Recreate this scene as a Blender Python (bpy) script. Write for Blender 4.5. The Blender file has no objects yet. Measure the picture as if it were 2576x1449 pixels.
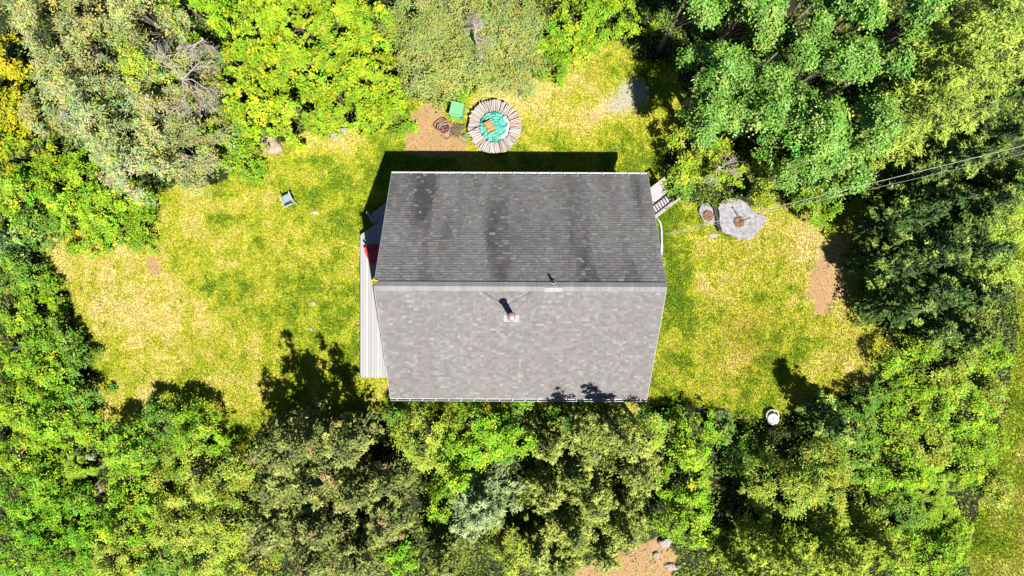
import bpy, math, random
import numpy as np
from mathutils import Vector, Matrix

# ------------------------------------------------------------------ camera, sky, sun, exposure
CAM_H = 35.3
scene = bpy.context.scene
col = scene.collection
cam_data = bpy.data.cameras.new('camera')
cam_data.sensor_width = 36.0
cam_data.lens = 24.0
cam_data.clip_end = 3000.0
cam = bpy.data.objects.new('camera', cam_data)
cam.location = (0, 0, CAM_H)
cam.rotation_euler = (0, 0, 0)
col.objects.link(cam)
scene.camera = cam

SUN_EL, SUN_AZ = 60.0, 150.0          # azimuth clockwise from the top of the picture
world = bpy.data.worlds.new('World'); scene.world = world
world.use_nodes = True
wn = world.node_tree.nodes; wl = world.node_tree.links
for n in list(wn): wn.remove(n)
sky = wn.new('ShaderNodeTexSky'); sky.sky_type = 'NISHITA'; sky.sun_disc = False
sky.sun_elevation = math.radians(SUN_EL); sky.sun_rotation = math.radians(SUN_AZ)
sky.air_density = 0.7; sky.dust_density = 0.0; sky.ozone_density = 1.0
bgn = wn.new('ShaderNodeBackground'); bgn.inputs['Strength'].default_value = 0.05
wo = wn.new('ShaderNodeOutputWorld')
wl.new(sky.outputs[0], bgn.inputs[0]); wl.new(bgn.outputs[0], wo.inputs[0])

sd = bpy.data.lights.new('sun', 'SUN'); sd.energy = 5.0; sd.angle = math.radians(0.5); sd.color = (1.0, 0.95, 0.87)
sun = bpy.data.objects.new('sun', sd); col.objects.link(sun)
_a = math.radians(SUN_AZ); _e = math.radians(SUN_EL)
sdir = Vector((math.sin(_a)*math.cos(_e), math.cos(_a)*math.cos(_e), math.sin(_e)))
sun.rotation_euler = (-sdir).to_track_quat('-Z', 'Y').to_euler()
sun.location = sdir*60

scene.view_settings.view_transform = 'Standard'
scene.view_settings.look = 'None'
scene.view_settings.exposure = 1.75
scene.view_settings.gamma = 1.0
scene.view_settings.use_curve_mapping = False
scene.cycles.max_bounces = 6
scene.cycles.transmission_bounces = 4
scene.cycles.diffuse_bounces = 3

# ------------------------------------------------------------------ helpers
FD, CX, CY = 1717.3, 1288.0, 724.5
def W(px, py, z=0.0):
    k = (CAM_H - z)/FD
    return ((px-CX)*k, -(py-CY)*k)
def W3(px, py, z=0.0):
    x, y = W(px, py, z); return Vector((x, y, z))
def D(x, y, z=0.0):
    k = FD/(CAM_H - z)
    return x*k+CX, CY-y*k

def tag(o, label=None, cat=None, group=None, kind=None):
    if label: o['label'] = label
    if cat: o['category'] = cat
    if group: o['group'] = group
    if kind: o['kind'] = kind
    return o
def thing(name, label, cat, loc=(0,0,0), rz=0.0, group=None):
    o = bpy.data.objects.new(name, None); o.empty_display_size = 0.2
    col.objects.link(o); o.location = loc; o.rotation_euler = (0, 0, rz)
    return tag(o, label, cat, group)
def link(name, me, mat=None, parent=None, loc=None, rot=None):
    o = bpy.data.objects.new(name, me); col.objects.link(o)
    if mat and not me.materials: me.materials.append(mat)
    if parent: o.parent = parent
    if loc is not None: o.location = loc
    if rot is not None: o.rotation_euler = rot
    return o
def np_mesh(name, V, F, C=None, smooth=False):
    """V (n,3); F (m,k) all the same k; C (n,3) colours per vertex"""
    V = np.asarray(V, np.float32); F = np.asarray(F, np.int32)
    me = bpy.data.meshes.new(name)
    n, (m, k) = len(V), F.shape
    me.vertices.add(n); me.vertices.foreach_set('co', V.ravel())
    me.loops.add(m*k); me.loops.foreach_set('vertex_index', F.ravel())
    me.polygons.add(m)
    me.polygons.foreach_set('loop_start', np.arange(0, m*k, k, dtype=np.int32))
    me.polygons.foreach_set('loop_total', np.full(m, k, np.int32))
    me.polygons.foreach_set('use_smooth', np.full(m, bool(smooth)))
    if C is not None:
        a = me.attributes.new('Col', 'FLOAT_COLOR', 'POINT')
        c4 = np.ones((n, 4), np.float32); c4[:, :3] = C
        a.data.foreach_set('color', c4.ravel())
    me.update(calc_edges=True)
    return me

class MB:
    def __init__(s): s.v = []; s.f = []
    def add(s, vs, fs):
        b = len(s.v); s.v += [tuple(v) for v in vs]; s.f += [tuple(i+b for i in f) for f in fs]; return s
    def box(s, c, size, rz=0.0, M=None):
        hx, hy, hz = size[0]/2, size[1]/2, size[2]/2
        vs = [Vector((x, y, z)) for z in (-hz, hz) for x, y in ((-hx,-hy),(hx,-hy),(hx,hy),(-hx,hy))]
        R = M if M is not None else Matrix.Rotation(rz, 3, 'Z')
        vs = [R @ v + Vector(c) for v in vs]
        return s.add(vs, [(3,2,1,0),(4,5,6,7),(0,1,5,4),(1,2,6,5),(2,3,7,6),(3,0,4,7)])
    def beam(s, p0, p1, w, h, up=(0,0,1)):
        p0, p1 = Vector(p0), Vector(p1); d = (p1-p0).normalized(); u = Vector(up)
        r = d.cross(u)
        if r.length < 1e-4: r = d.cross(Vector((1,0,0)))
        r.normalize(); u = r.cross(d).normalized()
        vs = [p + r*(a*w/2) + u*(b*h/2) for p in (p0, p1) for a, b in ((-1,-1),(1,-1),(1,1),(-1,1))]
        return s.add(vs, [(0,1,2,3),(7,6,5,4),(0,4,5,1),(1,5,6,2),(2,6,7,3),(3,7,4,0)])
    def tube(s, pts, radii, n=6, caps=True):
        pts = [Vector(p) for p in pts]
        if not hasattr(radii, '__len__'): radii = [radii]*len(pts)
        rings = []
        for i, p in enumerate(pts):
            d = (pts[min(i+1, len(pts)-1)] - pts[max(i-1, 0)]).normalized()
            a = d.cross(Vector((0,0,1)))
            if a.length < 1e-3: a = Vector((1,0,0))
            a.normalize(); b = d.cross(a).normalized()
            rings.append([p + (a*math.cos(t)+b*math.sin(t))*radii[i] for t in [2*math.pi*j/n for j in range(n)]])
        b0 = len(s.v)
        for r in rings: s.v += [tuple(v) for v in r]
        for i in range(len(pts)-1):
            for j in range(n):
                k = (j+1) % n
                s.f.append((b0+i*n+j, b0+i*n+k, b0+(i+1)*n+k, b0+(i+1)*n+j))
        if caps:
            s.f.append(tuple(b0+j for j in range(n))[::-1]); s.f.append(tuple(b0+(len(pts)-1)*n+j for j in range(n)))
        return s
    def lathe(s, prof, n=24, c=(0,0,0)):
        b0 = len(s.v)
        for r, z in prof:
            for j in range(n):
                t = 2*math.pi*j/n; s.v.append((c[0]+r*math.cos(t), c[1]+r*math.sin(t), c[2]+z))
        for i in range(len(prof)-1):
            for j in range(n):
                k = (j+1) % n
                s.f.append((b0+i*n+j, b0+i*n+k, b0+(i+1)*n+k, b0+(i+1)*n+j))
        s.f.append(tuple(b0+(len(prof)-1)*n+j for j in range(n)))
        return s
    def prism(s, poly, z0, z1):
        n = len(poly); b0 = len(s.v)
        area = sum(poly[i][0]*poly[(i+1)%n][1]-poly[(i+1)%n][0]*poly[i][1] for i in range(n))
        if area < 0: poly = poly[::-1]
        s.v += [(p[0], p[1], z0) for p in poly] + [(p[0], p[1], z1) for p in poly]
        s.f.append(tuple(range(b0, b0+n))[::-1]); s.f.append(tuple(range(b0+n, b0+2*n)))
        for i in range(n):
            j = (i+1) % n; s.f.append((b0+i, b0+j, b0+n+j, b0+n+i))
        return s
    def mesh(s, name, smooth=False):
        me = bpy.data.meshes.new(name); me.from_pydata(s.v, [], s.f)
        if smooth: me.polygons.foreach_set('use_smooth', [True]*len(me.polygons))
        me.update(); return me
    def build(s, name, mat, parent=None, loc=None, rot=None, smooth=False, bevel=0.0):
        o = link(name, s.mesh(name, smooth), mat, parent, loc, rot)
        if bevel:
            b = o.modifiers.new('b', 'BEVEL'); b.width = bevel; b.segments = 2; b.limit_method = 'ANGLE'
        return o

# ---- value noise in the plane
def _hash(ix, iy, seed):
    h = (ix.astype(np.int64)*374761393 + iy.astype(np.int64)*668265263 + seed*2147483647) & 0xffffffff
    h = ((h ^ (h >> 13))*1274126177) & 0xffffffff
    h = ((h ^ (h >> 16))*2246822519) & 0xffffffff
    return ((h ^ (h >> 15)) & 0xffff)/65535.0
def vnoise(x, y, sc, seed=0):
    x = np.asarray(x)/sc; y = np.asarray(y)/sc
    ix = np.floor(x); iy = np.floor(y); fx = x-ix; fy = y-iy
    fx = fx*fx*(3-2*fx); fy = fy*fy*(3-2*fy)
    a = _hash(ix, iy, seed); b = _hash(ix+1, iy, seed); c = _hash(ix, iy+1, seed); d = _hash(ix+1, iy+1, seed)
    return (a*(1-fx)+b*fx)*(1-fy) + (c*(1-fx)+d*fx)*fy
def fbm(x, y, sc, seed=0, o=4, g=0.55):
    t = 0; a = 1; s = 0
    for i in range(o):
        t = t + a*vnoise(x, y, sc/2**i, seed+17*i); s += a; a *= g
    return t/s
def inpoly(px, py, poly):
    r = np.zeros(px.shape, bool); n = len(poly)
    for i in range(n):
        x0, y0 = poly[i]; x1, y1 = poly[(i+1) % n]
        if y0 == y1: continue
        c = ((y0 > py) != (y1 > py)) & (px < (x1-x0)*(py-y0)/(y1-y0)+x0)
        r ^= c
    return r

# ------------------------------------------------------------------ materials
def nodes(name):
    m = bpy.data.materials.new(name); m.use_nodes = True
    nt = m.node_tree
    for n in list(nt.nodes): nt.nodes.remove(n)
    out = nt.nodes.new('ShaderNodeOutputMaterial')
    return m, nt, out
def principled(nt, rough=0.7, spec=0.3, metal=0.0):
    b = nt.nodes.new('ShaderNodeBsdfPrincipled')
    b.inputs['Roughness'].default_value = rough
    b.inputs['Specular IOR Level'].default_value = spec
    b.inputs['Metallic'].default_value = metal
    return b
def mat_plain(name, c, rough=0.6, spec=0.3, metal=0.0, var=0.25, scale=8.0, bump=0.0, stretch=(1,1,1)):
    m, nt, out = nodes(name); b = principled(nt, rough, spec, metal)
    tc = nt.nodes.new('ShaderNodeTexCoord'); mp = nt.nodes.new('ShaderNodeMapping'); mp.inputs['Scale'].default_value = stretch
    nz = nt.nodes.new('ShaderNodeTexNoise'); nz.inputs['Scale'].default_value = scale; nz.inputs['Detail'].default_value = 6
    rp = nt.nodes.new('ShaderNodeValToRGB')
    rp.color_ramp.elements[0].position = 0.3; rp.color_ramp.elements[1].position = 0.72
    rp.color_ramp.elements[0].color = (*[x*(1-var) for x in c], 1); rp.color_ramp.elements[1].color = (*[min(1, x*(1+var)) for x in c], 1)
    nt.links.new(tc.outputs['Object'], mp.inputs[0]); nt.links.new(mp.outputs[0], nz.inputs['Vector'])
    nt.links.new(nz.outputs['Fac'], rp.inputs[0]); nt.links.new(rp.outputs[0], b.inputs['Base Color'])
    if bump:
        bp = nt.nodes.new('ShaderNodeBump'); bp.inputs['Strength'].default_value = bump; bp.inputs['Distance'].default_value = 0.02
        nt.links.new(nz.outputs['Fac'], bp.inputs['Height']); nt.links.new(bp.outputs[0], b.inputs['Normal'])
    nt.links.new(b.outputs[0], out.inputs[0]); return m
def mat_leaf(name, rough=0.55, spec=0.25, trans=0.35):
    m, nt, out = nodes(name); b = principled(nt, rough, spec)
    at = nt.nodes.new('ShaderNodeAttribute'); at.attribute_name = 'Col'
    tc = nt.nodes.new('ShaderNodeTexCoord'); nz = nt.nodes.new('ShaderNodeTexNoise'); nz.inputs['Scale'].default_value = 9.0
    mr = nt.nodes.new('ShaderNodeMapRange'); mr.inputs[3].default_value = 0.75; mr.inputs[4].default_value = 1.25
    mx = nt.nodes.new('ShaderNodeMix'); mx.data_type = 'RGBA'; mx.blend_type = 'MULTIPLY'; mx.inputs['Factor'].default_value = 1.0
    nt.links.new(tc.outputs['Object'], nz.inputs['Vector']); nt.links.new(nz.outputs['Fac'], mr.inputs[0])
    nt.links.new(at.outputs['Color'], mx.inputs['A']); nt.links.new(mr.outputs[0], mx.inputs['B'])
    nt.links.new(mx.outputs['Result'], b.inputs['Base Color'])
    tr = nt.nodes.new('ShaderNodeBsdfTranslucent'); nt.links.new(mx.outputs['Result'], tr.inputs['Color'])
    ms = nt.nodes.new('ShaderNodeMixShader'); ms.inputs[0].default_value = trans
    nt.links.new(b.outputs[0], ms.inputs[1]); nt.links.new(tr.outputs[0], ms.inputs[2])
    nt.links.new(ms.outputs[0], out.inputs[0]); return m
def mat_attr(name, rough=0.9, spec=0.1, fine=35.0, lo=0.6, hi=1.4, bump=0.4, coarse=0.0):
    m, nt, out = nodes(name); b = principled(nt, rough, spec)
    at = nt.nodes.new('ShaderNodeAttribute'); at.attribute_name = 'Col'
    tc = nt.nodes.new('ShaderNodeTexCoord'); nz = nt.nodes.new('ShaderNodeTexNoise')
    nz.inputs['Scale'].default_value = fine; nz.inputs['Detail'].default_value = 8; nz.inputs['Roughness'].default_value = 0.7
    mr = nt.nodes.new('ShaderNodeMapRange'); mr.inputs[1].default_value = 0.3; mr.inputs[2].default_value = 0.7
    mr.inputs[3].default_value = lo; mr.inputs[4].default_value = hi
    mx = nt.nodes.new('ShaderNodeMix'); mx.data_type = 'RGBA'; mx.blend_type = 'MULTIPLY'; mx.inputs['Factor'].default_value = 1.0
    nt.links.new(tc.outputs['Object'], nz.inputs['Vector']); nt.links.new(nz.outputs['Fac'], mr.inputs[0])
    nt.links.new(at.outputs['Color'], mx.inputs['A']); nt.links.new(mr.outputs[0], mx.inputs['B'])
    nt.links.new(mx.outputs['Result'], b.inputs['Base Color'])
    if bump:
        bp = nt.nodes.new('ShaderNodeBump'); bp.inputs['Strength'].default_value = bump; bp.inputs['Distance'].default_value = 0.03
        nt.links.new(nz.outputs['Fac'], bp.inputs['Height']); nt.links.new(bp.outputs[0], b.inputs['Normal'])
    nt.links.new(b.outputs[0], out.inputs[0]); return m

M = {}
M['ground'] = mat_attr('ground_soil_and_turf', fine=22, lo=0.55, hi=1.45, bump=0.5)
M['grass'] = mat_leaf('grass_blade', 0.65, 0.1, 0.3)
M['leaf'] = mat_leaf('leaf', 0.6, 0.12, 0.26)
M['glossleaf'] = mat_leaf('glossy_leaf', 0.45, 0.35, 0.22)
M['needle'] = mat_leaf('needle_spray', 0.65, 0.12, 0.15)
M['bark'] = mat_plain('bark', (0.10, 0.085, 0.065), 0.9, 0.1, var=0.4, scale=14, bump=0.5, stretch=(1,1,0.25))
M['deadwood'] = mat_plain('dead_grey_wood', (0.20, 0.175, 0.155), 0.9, 0.1, var=0.3, scale=12)
M['shingle'] = mat_attr('asphalt_shingle', 0.95, 0.15, fine=60, lo=0.8, hi=1.2, bump=0.06)
M['deck'] = mat_attr('weathered_deck_board', 0.75, 0.2, fine=14, lo=0.88, hi=1.1, bump=0.15)
M['white'] = mat_plain('white_painted_metal', (0.24, 0.243, 0.245), 0.45, 0.4, var=0.06, scale=3)
M['wall'] = mat_plain('house_siding', (0.36, 0.37, 0.37), 0.7, 0.2, var=0.08, scale=2)
M['rooffelt'] = mat_plain('roof_deck', (0.06, 0.06, 0.06), 0.9, 0.1)
M['glass'] = mat_plain('dark_glass', (0.02, 0.025, 0.03), 0.08, 0.6, var=0.1)
M['steel'] = mat_plain('stainless_flue', (0.25, 0.24, 0.24), 0.35, 0.5, metal=0.7, var=0.15, scale=5)
M['cap'] = mat_plain('flue_cap', (0.22, 0.14, 0.125), 0.4, 0.5, metal=0.3, var=0.2, scale=9)
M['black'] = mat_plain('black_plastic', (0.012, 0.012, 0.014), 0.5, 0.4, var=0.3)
M['red'] = mat_plain('red_paint', (0.30, 0.012, 0.018), 0.45, 0.4, var=0.2, scale=10)
M['redmetal'] = mat_plain('faded_red_hose', (0.15, 0.035, 0.038), 0.5, 0.4, var=0.35, scale=9)
M['yellow'] = mat_plain('yellow_paint', (0.42, 0.25, 0.01), 0.5, 0.3, var=0.3, scale=20)
M['green'] = mat_plain('green_bin_plastic', (0.075, 0.24, 0.105), 0.5, 0.4, var=0.12, scale=6)
M['tarp'] = mat_plain('teal_tarp', (0.035, 0.19, 0.15), 0.42, 0.45, var=0.16, scale=7)
M['tarpwhite'] = mat_plain('pale_tarp_underside', (0.24, 0.26, 0.28), 0.5, 0.3, var=0.1)
M['teal'] = mat_plain('teal_cushion', (0.115, 0.15, 0.165), 0.6, 0.3, var=0.2)
M['crate'] = mat_plain('crate_wood', (0.24, 0.13, 0.055), 0.7, 0.2, var=0.35, scale=9, stretch=(1,6,1))
M['rust'] = mat_plain('rusty_sheet', (0.20, 0.085, 0.03), 0.8, 0.2, var=0.6, scale=9)
M['stone'] = mat_plain('fieldstone', (0.20, 0.175, 0.155), 0.9, 0.15, var=0.3, scale=5, bump=0.7)
M['palestone'] = mat_plain('pale_flagstone', (0.19, 0.17, 0.15), 0.9, 0.15, var=0.15, scale=6, bump=0.5)
M['tanrock'] = mat_plain('tan_boulder', (0.20, 0.155, 0.115), 0.95, 0.1, var=0.3, scale=4, bump=0.8)
M['fabric'] = mat_plain('grey_stone_slab', (0.148, 0.145, 0.155), 0.9, 0.15, var=0.38, scale=5, bump=0.5)
M['mulch'] = mat_plain('orange_mulch', (0.135, 0.08, 0.045), 0.95, 0.1, var=0.5, scale=25, bump=0.9)
M['concrete'] = mat_plain('concrete', (0.22, 0.21, 0.19), 0.9, 0.15, var=0.25, scale=12, bump=0.3)
M['steelgrey'] = mat_plain('pale_flashing', (.165, .165, .168), .5, .3, var=.12, scale=6)
M['wire'] = mat_plain('wire_sheath', (0.18, 0.18, 0.175), 0.6, 0.3, var=0.1)
M['log'] = mat_attr('split_firewood', 0.85, 0.15, fine=18, lo=0.75, hi=1.25, bump=0.4)

# ------------------------------------------------------------------ ground
LAWN = [(400,480),(470,455),(560,450),(640,405),(690,370),(740,345),(830,328),(930,305),(990,285),(1030,245),(1060,240),(1120,262),(1160,240),(1185,212),(1260,205),(1350,190),(1390,160),(1420,140),
        (1480,95),(1560,105),(1600,150),(1700,180),(1720,330),(1672,350),(1664,440),(1710,510),(1770,520),(1930,520),(2010,515),(2110,515),(2190,500),(2215,640),(2210,820),(2245,880),(2190,960),(2120,1000),
        (2000,1040),(1900,1045),(1780,1030),(1690,1020),(1640,1035),(980,1035),(900,1050),(700,1070),(650,1090),(645,1150),(600,1172),(555,1120),(540,1060),(430,1025),(330,1050),(280,1065),(250,1110),(245,960),(200,790),
        (165,730),(100,690),(110,620),(170,570),(260,590),(340,612),(392,570)]
STRIP = [(2565,600),(2700,500),(2700,1600),(2420,1600),(2440,1330),(2500,1180),(2555,900)]
SOIL = [[(1018,300),(1050,275),(1080,260),(1105,270),(1120,300),(1150,325),(1180,370),(1190,392),(1022,392)],
        [(2034,690),(2060,648),(2095,645),(2112,680),(2118,740),(2090,768),(2072,796),(2052,790),(2050,762),(2018,742),(2030,720)],
        [(365,648),(392,640),(408,680),(395,700),(375,690)],
        [(1400,1470),(1450,1415),(1540,1402),(1600,1372),(1640,1350),(1685,1378),(1700,1500),(1400,1500)],
        [(1330,1250),(1331,1250),(1331,1251)]]
DRY = [(300,720,150,120,.30),(380,790,110,70,.30),(340,900,90,110,.22),(480,520,90,60,.15),(1430,270,150,75,.45),(1500,150,80,60,.22),(1300,215,70,40,.4),(2080,600,90,100,.30),(2070,720,70,80,.4),
       (1880,830,150,90,.12),(2120,920,90,70,.2),(560,970,80,50,.25),(850,350,60,35,.5),(650,560,200,70,.05),(340,1020,70,50,.25),(600,1000,60,90,.15),(1950,660,80,50,.1),(120,640,70,50,.2),
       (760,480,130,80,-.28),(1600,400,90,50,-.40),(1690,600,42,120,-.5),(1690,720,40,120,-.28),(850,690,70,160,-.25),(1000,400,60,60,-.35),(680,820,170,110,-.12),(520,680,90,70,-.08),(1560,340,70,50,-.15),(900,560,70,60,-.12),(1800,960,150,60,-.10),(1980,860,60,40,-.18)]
RUST = [(1880,820,90,60,.5),(1860,900,80,70,.35),(760,665,14,12,.7),(1100,520,1,1,0),(1690,870,30,80,.2),(1860,640,30,20,.3)]
GRAVEL = [(1590,235,52,42,1.0),(1540,270,50,26,.55)]
HOLES = []
def gauss(px, py, L):
    t = np.zeros(px.shape)
    for cx, cy, rx, ry, a in L: t += a*np.exp(-(((px-cx)/rx)**2+((py-cy)/ry)**2))
    return t
def terrain(x, y):
    """masks at a ground point: lawn, dryness, soil, gravel, rust, far strip"""
    px, py = x*FD/CAM_H+CX, CY-y*FD/CAM_H
    jx = px + (fbm(x, y, 0.9, 5)-.5)*50; jy = py + (fbm(x, y, 0.9, 9)-.5)*50
    lawn = inpoly(jx, jy, LAWN)
    strip = inpoly(jx, jy, STRIP)
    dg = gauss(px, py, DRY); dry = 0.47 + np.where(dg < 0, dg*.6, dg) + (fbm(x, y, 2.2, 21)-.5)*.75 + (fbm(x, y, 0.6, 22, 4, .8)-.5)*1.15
    kx = px + (fbm(x, y, .45, 31)-.5)*22; ky = py + (fbm(x, y, .45, 32)-.5)*22
    soil = np.zeros(px.shape)
    for i_, p in enumerate(SOIL): soil = np.maximum(soil, inpoly(kx+(fbm(x, y, .8, 35)-.5)*60*(i_ == 3), ky+(fbm(x, y, .8, 36)-.5)*60*(i_ == 3), p))
    # thin bare spots in the driest turf
    bare = np.clip((dry + (vnoise(x, y, .35, 41)-.5)*.5 - 1.02)*4, 0, 1)*lawn
    soil = np.maximum(soil, bare*.85)
    grav = np.clip((gauss(px, py, GRAVEL)-.30+(fbm(x, y, .3, 44)-.5)*.5)*2.5, 0, 1)
    rust = np.clip(gauss(px, py, RUST)*(fbm(x, y, .8, 45))*1.7, 0, 1)
    return lawn, np.clip(dry, 0, 1.1), soil, grav, rust, strip
G_DARK, G_GREEN, G_YEL, G_STRAW = [np.array(c) for c in ((.064,.128,.006), (.130,.188,.008), (.230,.228,.012), (.350,.280,.100))]
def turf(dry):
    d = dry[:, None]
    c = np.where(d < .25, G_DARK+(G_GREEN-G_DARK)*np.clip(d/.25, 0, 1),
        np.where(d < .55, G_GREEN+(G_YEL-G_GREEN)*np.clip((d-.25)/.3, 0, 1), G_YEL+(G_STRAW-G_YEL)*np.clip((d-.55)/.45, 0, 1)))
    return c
def ground_colour(x, y):
    lawn, dry, soil, grav, rust, strip = terrain(x, y)
    c = turf(dry)*0.92
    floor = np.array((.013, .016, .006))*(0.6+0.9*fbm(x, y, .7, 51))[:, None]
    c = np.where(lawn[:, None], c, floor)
    sc = 1.2*np.array((.98,1.06,1.4))*turf(np.clip(.46+(fbm(x, y, 1.2, 52)-.5)*.7, 0, 1))*1.05
    c = np.where(strip[:, None], sc, c)
    c = c + (np.array((.17, .085, .02))-c)*rust[:, None]*.6
    so = np.array((.185, .118, .056))*(0.88+.24*fbm(x, y, .5, 53))[:, None]
    c = c + (so-c)*soil[:, None]
    gr = np.array((.170, .160, .150))
    c = c + (gr-c)*grav[:, None]*.8
    return c
STEP = 0.15
xs = np.concatenate([[-900, -300, -100, -50], np.arange(-29, 29.01, STEP), [50, 100, 300, 900]])
ys = np.concatenate([[-900, -300, -100, -40], np.arange(-17, 17.01, STEP), [40, 100, 300, 900]])
gx, gy = np.meshgrid(xs, ys); gx = gx.ravel(); gy = gy.ravel()
def ground_z(x, y):
    return (fbm(x, y, 3.0, 61, 3)-.5)*.10 + (vnoise(x, y, .4, 62)-.5)*.03 - .02
inner = (np.abs(gx) < 29.5) & (np.abs(gy) < 17.5)
gz = np.where(inner, ground_z(gx, gy), -.05)
nx, ny = len(xs), len(ys)
ii = np.arange(nx*ny).reshape(ny, nx)
gf = np.stack([ii[:-1,:-1], ii[:-1,1:], ii[1:,1:], ii[1:,:-1]], -1).reshape(-1, 4)
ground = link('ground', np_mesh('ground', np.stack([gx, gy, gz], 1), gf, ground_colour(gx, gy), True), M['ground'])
tag(ground, 'sunlit patchy yellow green lawn with bare tan soil and wooded floor', 'ground', kind='structure')

# ---- turf blades
rng = np.random.default_rng(7)
def blades(n, x0, x1, y0, y1, which):
    x = rng.uniform(x0, x1, n); y = rng.uniform(y0, y1, n)
    lawn, dry, soil, grav, rust, strip = terrain(x, y)
    keep = (lawn if which == 'lawn' else strip & ~lawn)
    keep = keep & (rng.random(n) > np.clip(soil*1.02+grav*.9, 0, .96)) 
    # nothing grows under the house or the deck
    keep &= ~((x > -5.2) & (x < 5.9) & (y > -4.7) & (y < 4.8)) & ~((x > -7.72) & (x < -5.2) & (y > -4.5) & (y < 2.6))
    keep &= ((x-BEDX)**2+(y-BEDY)**2 > 1.1) | True
    x, y, dry, rust = x[keep], y[keep], dry[keep], rust[keep]; n = len(x)
    if which != 'lawn': dry = np.clip(.46+(fbm(x, y, 1.2, 52)-.5)*.7, 0, 1)
    d = np.clip(dry + rng.normal(0, .20, n), 0, 1.05)
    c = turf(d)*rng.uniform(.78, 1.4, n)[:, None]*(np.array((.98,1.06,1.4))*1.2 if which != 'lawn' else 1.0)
    c += (np.array((.19,.10,.02))-c)*(rust*rng.random(n))[:, None]*.7
    tall = 1.0 + .9*(dry < .3)
    ln = rng.uniform(.07, .13, n)*tall; wd = rng.uniform(.014, .026, n)
    th = rng.uniform(0, 2*np.pi, n); lean = rng.uniform(.45, 1.25, n)
    z = ground_z(x, y)
    dx, dy = np.cos(th), np.sin(th)
    V = np.empty((n, 3, 3))
    V[:, 0] = np.stack([x-dy*wd, y+dx*wd, z], 1); V[:, 1] = np.stack([x+dy*wd, y-dx*wd, z], 1)
    V[:, 2] = np.stack([x+dx*ln*np.sin(lean), y+dy*ln*np.sin(lean), z+ln*np.cos(lean)+.01], 1)
    return V.reshape(-1, 3), np.repeat(c, 3, 0)
BEDX, BEDY = W(1850, 560)
v1, c1 = blades(620000, -26.5, 22, -10, 13.5, 'lawn')
me = np_mesh('lawn_grass', v1, np.arange(len(v1)).reshape(-1, 3), c1)
tag(link('lawn_grass', me, M['grass']), 'short patchy yellow green grass of the lawn round the house', 'grass', kind='stuff')
v1, c1 = blades(90000, 23, 28, -16.5, 4, 'strip')
v1[:, 2] = np.maximum(v1[:, 2]*1.6, v1[:, 2])
me = np_mesh('verge_grass', v1, np.arange(len(v1)).reshape(-1, 3), c1)
tag(link('verge_grass', me, M['grass']), 'yellow green grass verge along the right edge', 'grass', kind='stuff')

# ------------------------------------------------------------------ house
HX, HY, HZE, HZR, HL, HS = 0.34, 0.06, 3.3, 7.3, 12.0, 5.23
HROT = math.radians(-0.22)
house = thing('house', 'house with grey shingled gable roof and white gutters in the clearing', 'house', (HX, HY, 0), HROT)
A = math.atan2(HZR-HZE, HS); cA, sA = math.cos(A), math.sin(A); SL = HS/cA
def slope(side, u, v, w):
    """side -1 south (towards the bottom of the picture), +1 north"""
    return (u, side*(v*cA + w*sA), HZR - v*sA + w*cA)
# walls
wx, wy = HL/2-.32, HS-.42
wt = HZR - .30 - (HZR-HZE)*0.0
mb = MB()
gp = [(-wy, -.1), (wy, -.1), (wy, HZR-.25-wy*math.tan(A)), (0, HZR-.25), (-wy, HZR-.25-wy*math.tan(A))]
mb.add([(-wx, a, b) for a, b in gp]+[(wx, a, b) for a, b in gp], [(4,3,2,1,0),(5,6,7,8,9),(0,1,6,5),(1,2,7,6),(2,3,8,7),(3,4,9,8),(4,0,5,9)])
mb.build('wall', M['wall'], house)
for sx in (-1, 1):
    for yy, zz, w, h in ((-2.2, 1.7, 1.3, 1.2), (0, 4.9, .9, 1.0)) if sx > 0 else ((0.6, 1.6, 1.9, 2.05), (-2.6, 1.8, 1.2, 1.1), (0, 4.9, .9, 1.0)):
        f = MB().box((sx*(wx+.03), yy, zz), (.08, w+.16, h+.16)).build('window', M['white'], house)
        MB().box((sx*(wx+.065), yy, zz), (.03, w, h)).build('pane', M['glass'], f)
# roof slabs
for s, nm in ((-1, 'roof'), (1, 'roof')):
    mb = MB()
    q = [slope(s, u, v, w) for w in (-.16, 0) for u, v in ((-HL/2, 0), (HL/2, 0), (HL/2, SL), (-HL/2, SL))]
    mb.add(q, [(3,2,1,0),(4,5,6,7),(0,1,5,4),(1,2,6,5),(2,3,7,6),(3,0,4,7)])
    ro = mb.build(nm, M['rooffelt'], house)
    for sx in (-1, 1):
        mb = MB()
        x = sx*(HL/2+.016)
        q = [slope(s, x+dx, v, w) for w in (-.20, .004) for dx, v in ((-.009, -.0), (.009, 0), (.009, SL+.02), (-.009, SL+.02))]
        mb.add(q, [(3,2,1,0),(4,5,6,7),(0,1,5,4),(1,2,6,5),(2,3,7,6),(3,0,4,7)])
        mb.build('rake_board', M['white'], house)
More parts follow.
